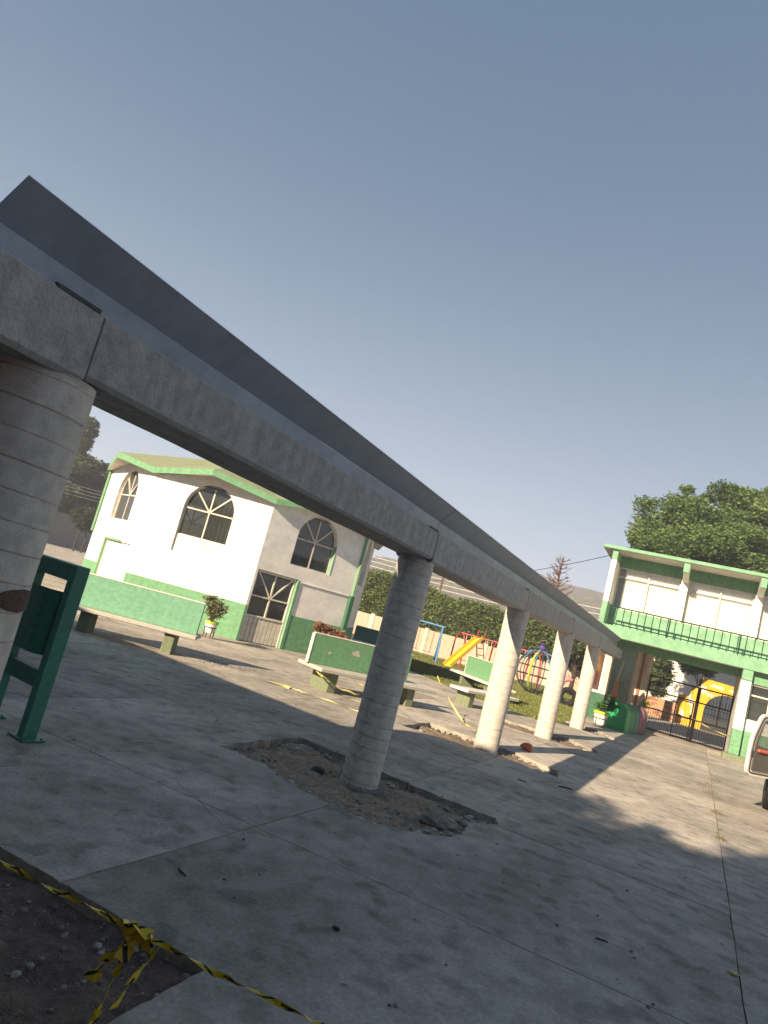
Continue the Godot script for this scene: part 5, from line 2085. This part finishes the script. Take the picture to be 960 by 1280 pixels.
func build_pots():
	potted("white pot of purplish shrub on a stand by the chapel wall", Vector3(-11.28, 0, -15.05), M.white2, M.lime, 0.17, 0.3, 0.14,
		[[Vector3(-0.12, 0.85, 0), Vector3(0.24, 0.2, 0.22), 150], [Vector3(0.16, 0.78, 0.05), Vector3(0.24, 0.2, 0.22), 150], [Vector3(0.05, 0.62, 0.1), Vector3(0.25, 0.14, 0.22), 120], [Vector3(-0.3, 0.95, 0), Vector3(0.16, 0.08, 0.14), 50]], 0.085, Color(0.06, 0.06, 0.03), Color(0.19, 0.17, 0.09))
	potted("white pot with lime rim in a black stand before the green drums", Vector3(-2.72, 0, -24.9), M.white2, M.lime, 0.24, 0.42, 0.1,
		[[Vector3(0.1, 0.72, 0), Vector3(0.24, 0.18, 0.2), 160], [Vector3(0.3, 0.75, 0), Vector3(0.2, 0.18, 0.2), 130], [Vector3(-0.1, 0.66, 0), Vector3(0.16, 0.12, 0.16), 90], [Vector3(0.25, 0.95, 0), Vector3(0.12, 0.14, 0.12), 50]], 0.1, Color(0.03, 0.09, 0.03), Color(0.08, 0.2, 0.05))
	potted("small grey pot with yellowish leaves at the foot of the gate", Vector3(-1.95, 0, -30.8), M.bench_leg, M.bench_leg, 0.2, 0.36, 0.0,
		[[Vector3(0.0, 0.7, 0), Vector3(0.2, 0.25, 0.2), 120], [Vector3(0.15, 1.0, 0), Vector3(0.14, 0.2, 0.14), 70]], 0.1, Color(0.10, 0.13, 0.03), Color(0.38, 0.36, 0.06))
	# red-leaved shrub at the chapel wall
	var sh := thing("red_shrub", "low shrub with reddish leaves against the chapel behind the scuffed bench", "shrub", Vector3(-9.4, 0, -18.1))
	var st := nt()
	var blobs := []
	for k in 9:
		var c := Vector3(rng.randf_range(-0.45, 0.45), rng.randf_range(0.55, 0.95), rng.randf_range(-0.3, 0.3))
		blobs.append([c, Vector3(0.2, 0.16, 0.2), 90])
		tube(st, [Vector3(c.x * 0.3, -0.02, c.z * 0.3), c], [0.02, 0.008], 5)
	obj("stems", fin(st), M.bark, sh)
	foliage("leaves", blobs, 0.09, Color(0.16, 0.08, 0.04), Color(0.30, 0.11, 0.07), sh)
	# row of painted play drums
	var cl := [mat(Color(0.02, 0.36, 0.13), 0.35, T.worn, 1.0), mat(Color(0.02, 0.24, 0.10), 0.4, T.worn, 1.0), mat(Color(0.04, 0.22, 0.20), 0.5, T.worn, 1.0), mat(Color(0.26, 0.06, 0.14), 0.5, T.worn, 1.0), mat(Color(0.12, 0.11, 0.13), 0.6, T.worn, 1.0)]
	var lb := ["bright green round-topped drum beside the white and lime pot", "mid green round-topped drum, second from the flower pot", "teal round-topped drum in the middle of the row", "wine red round-topped drum, second last before the gate", "grey round-topped drum last in the row before the gate"]
	for k in 5:
		var p := Vector3(-2.28 + 0.10 * k, 0, -26.0 - 0.42 * k)
		var dm := thing("drum", lb[k], "drum", p, -0.35, "row of painted round-topped drums")
		st = nt()
		var poly := PackedVector2Array([Vector2(-0.36, 0.0), Vector2(0.36, 0.0)])
		for q in 13:
			var an := PI * q / 12
			poly.append(Vector2(cos(an) * 0.36, 0.58 + sin(an) * 0.33))
		prism(st, Transform3D.IDENTITY, poly, -0.19, 0.19)
		obj("drum_body", fin(st), cl[k], dm)
		st = nt()
		for zz in [-0.19, 0.19]:
			var pts := []
			for v in poly:
				pts.append(Vector3(v.x, v.y, zz))
			pts.append(pts[0])
			tube(st, pts, 0.016, 5)
		obj("rolled_edge", fin(st), cl[k], dm)

# =====================================================================
# caution tape
# =====================================================================
# flat twisted band along points; tw = twist per metre
func band(st: SurfaceTool, pts: Array, w: float, tw: float, ph := 0.0, stripe := 0.22):
	var u := 0.0
	for i in pts.size() - 1:
		var a: Vector3 = pts[i]
		var b: Vector3 = pts[i + 1]
		var d := (b - a).normalized()
		var n0 := Vector3.UP - d * d.y
		if n0.length() < 0.05:
			n0 = Vector3.RIGHT
		n0 = n0.normalized()
		var m := d.cross(n0)
		var ub := u + a.distance_to(b)
		var ra := u * tw + ph
		var rb := ub * tw + ph
		var oa := (n0 * cos(ra) + m * sin(ra)) * w * 0.5
		var ob := (n0 * cos(rb) + m * sin(rb)) * w * 0.5
		var q := [a - oa, a + oa, b + ob, b - ob]
		var uv := [Vector2(u / stripe, 0), Vector2(u / stripe, 1), Vector2(ub / stripe, 1), Vector2(ub / stripe, 0)]
		for k in [0, 1, 2, 0, 2, 3]:
			st.set_uv(uv[k])
			st.add_vertex(q[k])
		u = ub

func wavy(a: Vector3, b: Vector3, drop: float, n: int, wob: float) -> Array:
	var o := sag(a, b, drop, n)
	for i in range(1, o.size() - 1):
		o[i] += Vector3(rng.randf_range(-wob, wob), rng.randf_range(-wob, wob), rng.randf_range(-wob, wob))
	return o

func tape_thing(label: String, bands: Array, at: Vector3, far := false):
	var t := thing("caution_tape", label, "tape", at)
	for b in bands:
		var st := SurfaceTool.new()
		st.begin(Mesh.PRIMITIVE_TRIANGLES)
		st.set_smooth_group(-1)
		band(st, b[1], b[2], b[3], b[4])
		part(b[0], fin(st), M.tape_pale if far else M.tape, t)

func build_tapes():
	var k := Vector3(-1.55, 0.45, -2.17)
	var la := Vector3(-2.95, 0.47, -2.06)
	var rb := Vector3(-0.35, 0.50, -2.22)
	tape_thing("black and yellow caution tape knotted in the near left foreground", [
		["strand", wavy(la, k, 0.012, 34, 0.003), 0.018, 14.0, 0.3],
		["strand", wavy(k, rb, 0.012, 30, 0.003), 0.018, 14.0, 1.2],
		["tail", wavy(k, k + Vector3(-0.10, -0.18, 0.06), -0.01, 6, 0.008), 0.05, 5.0, 1.6],
		["tail", wavy(k, k + Vector3(-0.02, -0.12, 0.05), -0.01, 5, 0.008), 0.05, 6.0, 0.6],
		["tail", wavy(k + Vector3(0.10, 0, 0), k + Vector3(0.02, -0.22, 0.05), -0.012, 6, 0.006), 0.05, 3.0, 1.5],
		["tail", wavy(k + Vector3(-0.02, -0.02, 0), k + Vector3(-0.05, -0.50, 0.10), -0.01, 14, 0.006), 0.024, 12.0, 0.0],
		["knot", [k + Vector3(-0.05, -0.02, 0.02), k + Vector3(0.0, 0.035, 0.035), k + Vector3(0.06, 0.02, 0.02), k + Vector3(0.07, -0.03, -0.01), k + Vector3(0.0, -0.035, -0.025), k + Vector3(-0.06, 0.0, -0.01), k + Vector3(-0.02, 0.03, 0.03)], 0.05, 11.0, 0.4]], Vector3(-1.55, 0, -2.17))
	# pale tape round the benches
	tape_thing("slack yellow tape tied to the left end of the scuffed bench", [
		["strand", wavy(Vector3(-6.9, 0.46, -12.6), Vector3(-6.28, 0.3, -12.1), 0.02, 8, 0.01), 0.03, 3.0, 0.3],
		["strand", wavy(Vector3(-6.35, 0.34, -12.1), Vector3(-5.75, 0.12, -12.75), 0.06, 10, 0.015), 0.032, 4.0, 0.3],
		["strand", wavy(Vector3(-6.0, 0.4, -12.6), Vector3(-5.3, 0.16, -13.3), 0.03, 9, 0.015), 0.032, 4.0, 1.0]], Vector3(-6.5, 0, -12.3), true)
	tape_thing("yellow tape running from the right end of the scuffed bench down to the ground", [
		["strand", wavy(Vector3(-5.0, 0.75, -14.75), Vector3(-4.15, 0.03, -14.55), 0.05, 16, 0.012), 0.036, 3.0, 0.2],
		["strand", wavy(Vector3(-4.15, 0.02, -14.55), Vector3(-3.7, 0.015, -13.9), 0.0, 10, 0.01), 0.03, 5.0, 1.4]], Vector3(-4.3, 0, -14.5), true)
	tape_thing("long loose yellow tape lying on the sunlit paving before the chapel door", [
		["strand", [Vector3(-7.0, 0.015, -11.35), Vector3(-6.85, 0.03, -11.3), Vector3(-6.7, 0.015, -11.5), Vector3(-6.5, 0.02, -11.4)], 0.06, 1.5, 1.5],
		["strand", wavy(Vector3(-6.6, 0.012, -11.45), Vector3(-5.0, 0.012, -11.5), 0.0, 24, 0.012), 0.018, 5.0, 1.5]], Vector3(-6.7, 0, -11.4), true)
	tape_thing("thin yellow tape strung across the school gate", [
		["strand", wavy(Vector3(-0.05, 0.92, -31.38), Vector3(1.2, 0.72, -28.9), 0.05, 20, 0.006), 0.035, 2.5, 0.4]], Vector3(0.5, 0, -30.2), true)

# =====================================================================
# small things lying about
# =====================================================================
func lump(seed_: int, s: Vector3) -> SurfaceTool:
	var r := RandomNumberGenerator.new()
	r.seed = seed_
	var st := nt()
	var rows := []
	for i in 5:
		var e := PI * (i / 4.0 - 0.5)
		var row := []
		for k in 8:
			var a := TAU * k / 8
			var q := r.randf_range(0.75, 1.15)
			row.append(Vector3(cos(a) * cos(e) * q, sin(e) * r.randf_range(0.8, 1.1), sin(a) * cos(e) * q) * s)
		if i == 0 or i == 4:
			for k in 8:
				row[k] = row[0]
		rows.append(row)
	for i in 4:
		for k in 8:
			var k2 := (k + 1) % 8
			quad(st, rows[i][k], rows[i][k2], rows[i + 1][k2], rows[i + 1][k], rows[i][k] + rows[i + 1][k2])
	return fin(st)

func build_debris():
	for e in [
		["concrete_rubble", "pale chunk of broken concrete at the right end of the large hole", "rubble", Vector3(-1.98, -0.03, -6.75), Vector3(0.17, 0.07, 0.13), M.stone, 3],
		["concrete_rubble", "small dark chunk beside the left foot of the shaded column", "rubble", Vector3(-3.42, -0.05, -7.05), Vector3(0.09, 0.05, 0.07), M.dark_steel, 4],
		["concrete_rubble", "grey lump at the foot of the third sunlit column's hole", "rubble", Vector3(-2.2, -0.02, -21.9), Vector3(0.14, 0.07, 0.12), M.stone, 5],
		["crumpled_bag", "crumpled orange and white wrapper beside the second sunlit column", "litter", Vector3(-2.6, 0.06, -13.55), Vector3(0.13, 0.08, 0.1), M.orange, 6],
		["dry_leaf", "brownish yellow scrap lying in the right-hand joint", "litter", Vector3(0.52, 0.012, -5.85), Vector3(0.045, 0.012, 0.02), M.tape_pale, 7],
		["dark_scrap", "small dark scrap on the shaded paving right of the tape knot", "litter", Vector3(-1.52, 0.012, -3.85), Vector3(0.03, 0.012, 0.015), M.twig, 8]]:
		var o := obj(e[0], lump(e[6], e[4]), e[5])
		o.position = e[3]
		o.set_meta("label", e[1])
		o.set_meta("category", e[2])
	for e in [[Vector3(-2.42, 0.01, -3.62), 0.4, 0.07, 0.012, "short dark stick on the shaded paving near the earth bed"], [Vector3(-0.29, 0.01, -5.42), -0.2, 0.06, 0.011, "short dark stick beside the long joint in the foreground"], [Vector3(-1.45, 0.015, -10.9), -0.6, 0.16, 0.018, "dark stick in the beam's shadow left of the lit paving"], [Vector3(-1.95, 0.01, -10.3), -0.2, 0.09, 0.012, "thin dark stick in front of the second sunlit column"]]:
		var st := nt()
		var d: Vector3 = Vector3(cos(e[1]), 0, sin(e[1])) * e[2] * 0.65
		tube(st, [-d, Vector3(0, 0.004, 0.008), d], [e[3] * 0.5, e[3] * 0.65, e[3] * 0.4], 6)
		var o := obj("stick", fin(st), M.twig)
		o.position = e[0]
		o.set_meta("label", e[4])
		o.set_meta("category", "stick")
		o.set_meta("group", "sticks lying on the paving")
	# a few bits of grit scattered on the slabs
	var xf := []
	var cols := []
	for q in 800:
		var p := Vector3(rng.randf_range(-6, 4), 0.003, -rng.randf_range(2.5, 16))
		var s := 0.004 + 0.012 * pow(rng.randf(), 5.0)
		xf.append(Transform3D(Basis(Vector3.UP, rng.randf() * TAU).scaled(Vector3(s, s * 0.6, s * 1.4)), p))
		var c := rng.randf_range(0.05, 0.3)
		cols.append(Color(c, c * 0.93, c * 0.85))
	var lx := []
	var lc := []
	for q in 260:
		var p := Vector3(rng.randf_range(-9, 4), 0.004, -rng.randf_range(2.6, 22))
		if p.x < -1.6 and p.x > -4.4:
			continue
		var sz := rng.randf_range(0.012, 0.035)
		lx.append(Transform3D((Basis(Vector3.UP, rng.randf() * TAU) * Basis(Vector3.RIGHT, rng.randf_range(-0.2, 0.2))).scaled_local(Vector3(sz, sz, sz)), p))
		var t := rng.randf()
		lc.append(Color(0.13 + 0.16 * t, 0.09 + 0.10 * t, 0.04 + 0.03 * t))
	var lf := mm("fallen_leaves", leaf_quad(), lx, lc, M.leafy, self)
	lf.set_meta("kind", "stuff")
	lf.set_meta("label", "small dry fallen leaves scattered over the paving")
	lf.set_meta("category", "leaves")
	var g := mm("grit", pebble(5), xf, cols, gravel_mat(), self)
	g.set_meta("kind", "stuff")
	g.set_meta("label", "grit and crumbs scattered over the paving")
	g.set_meta("category", "grit")
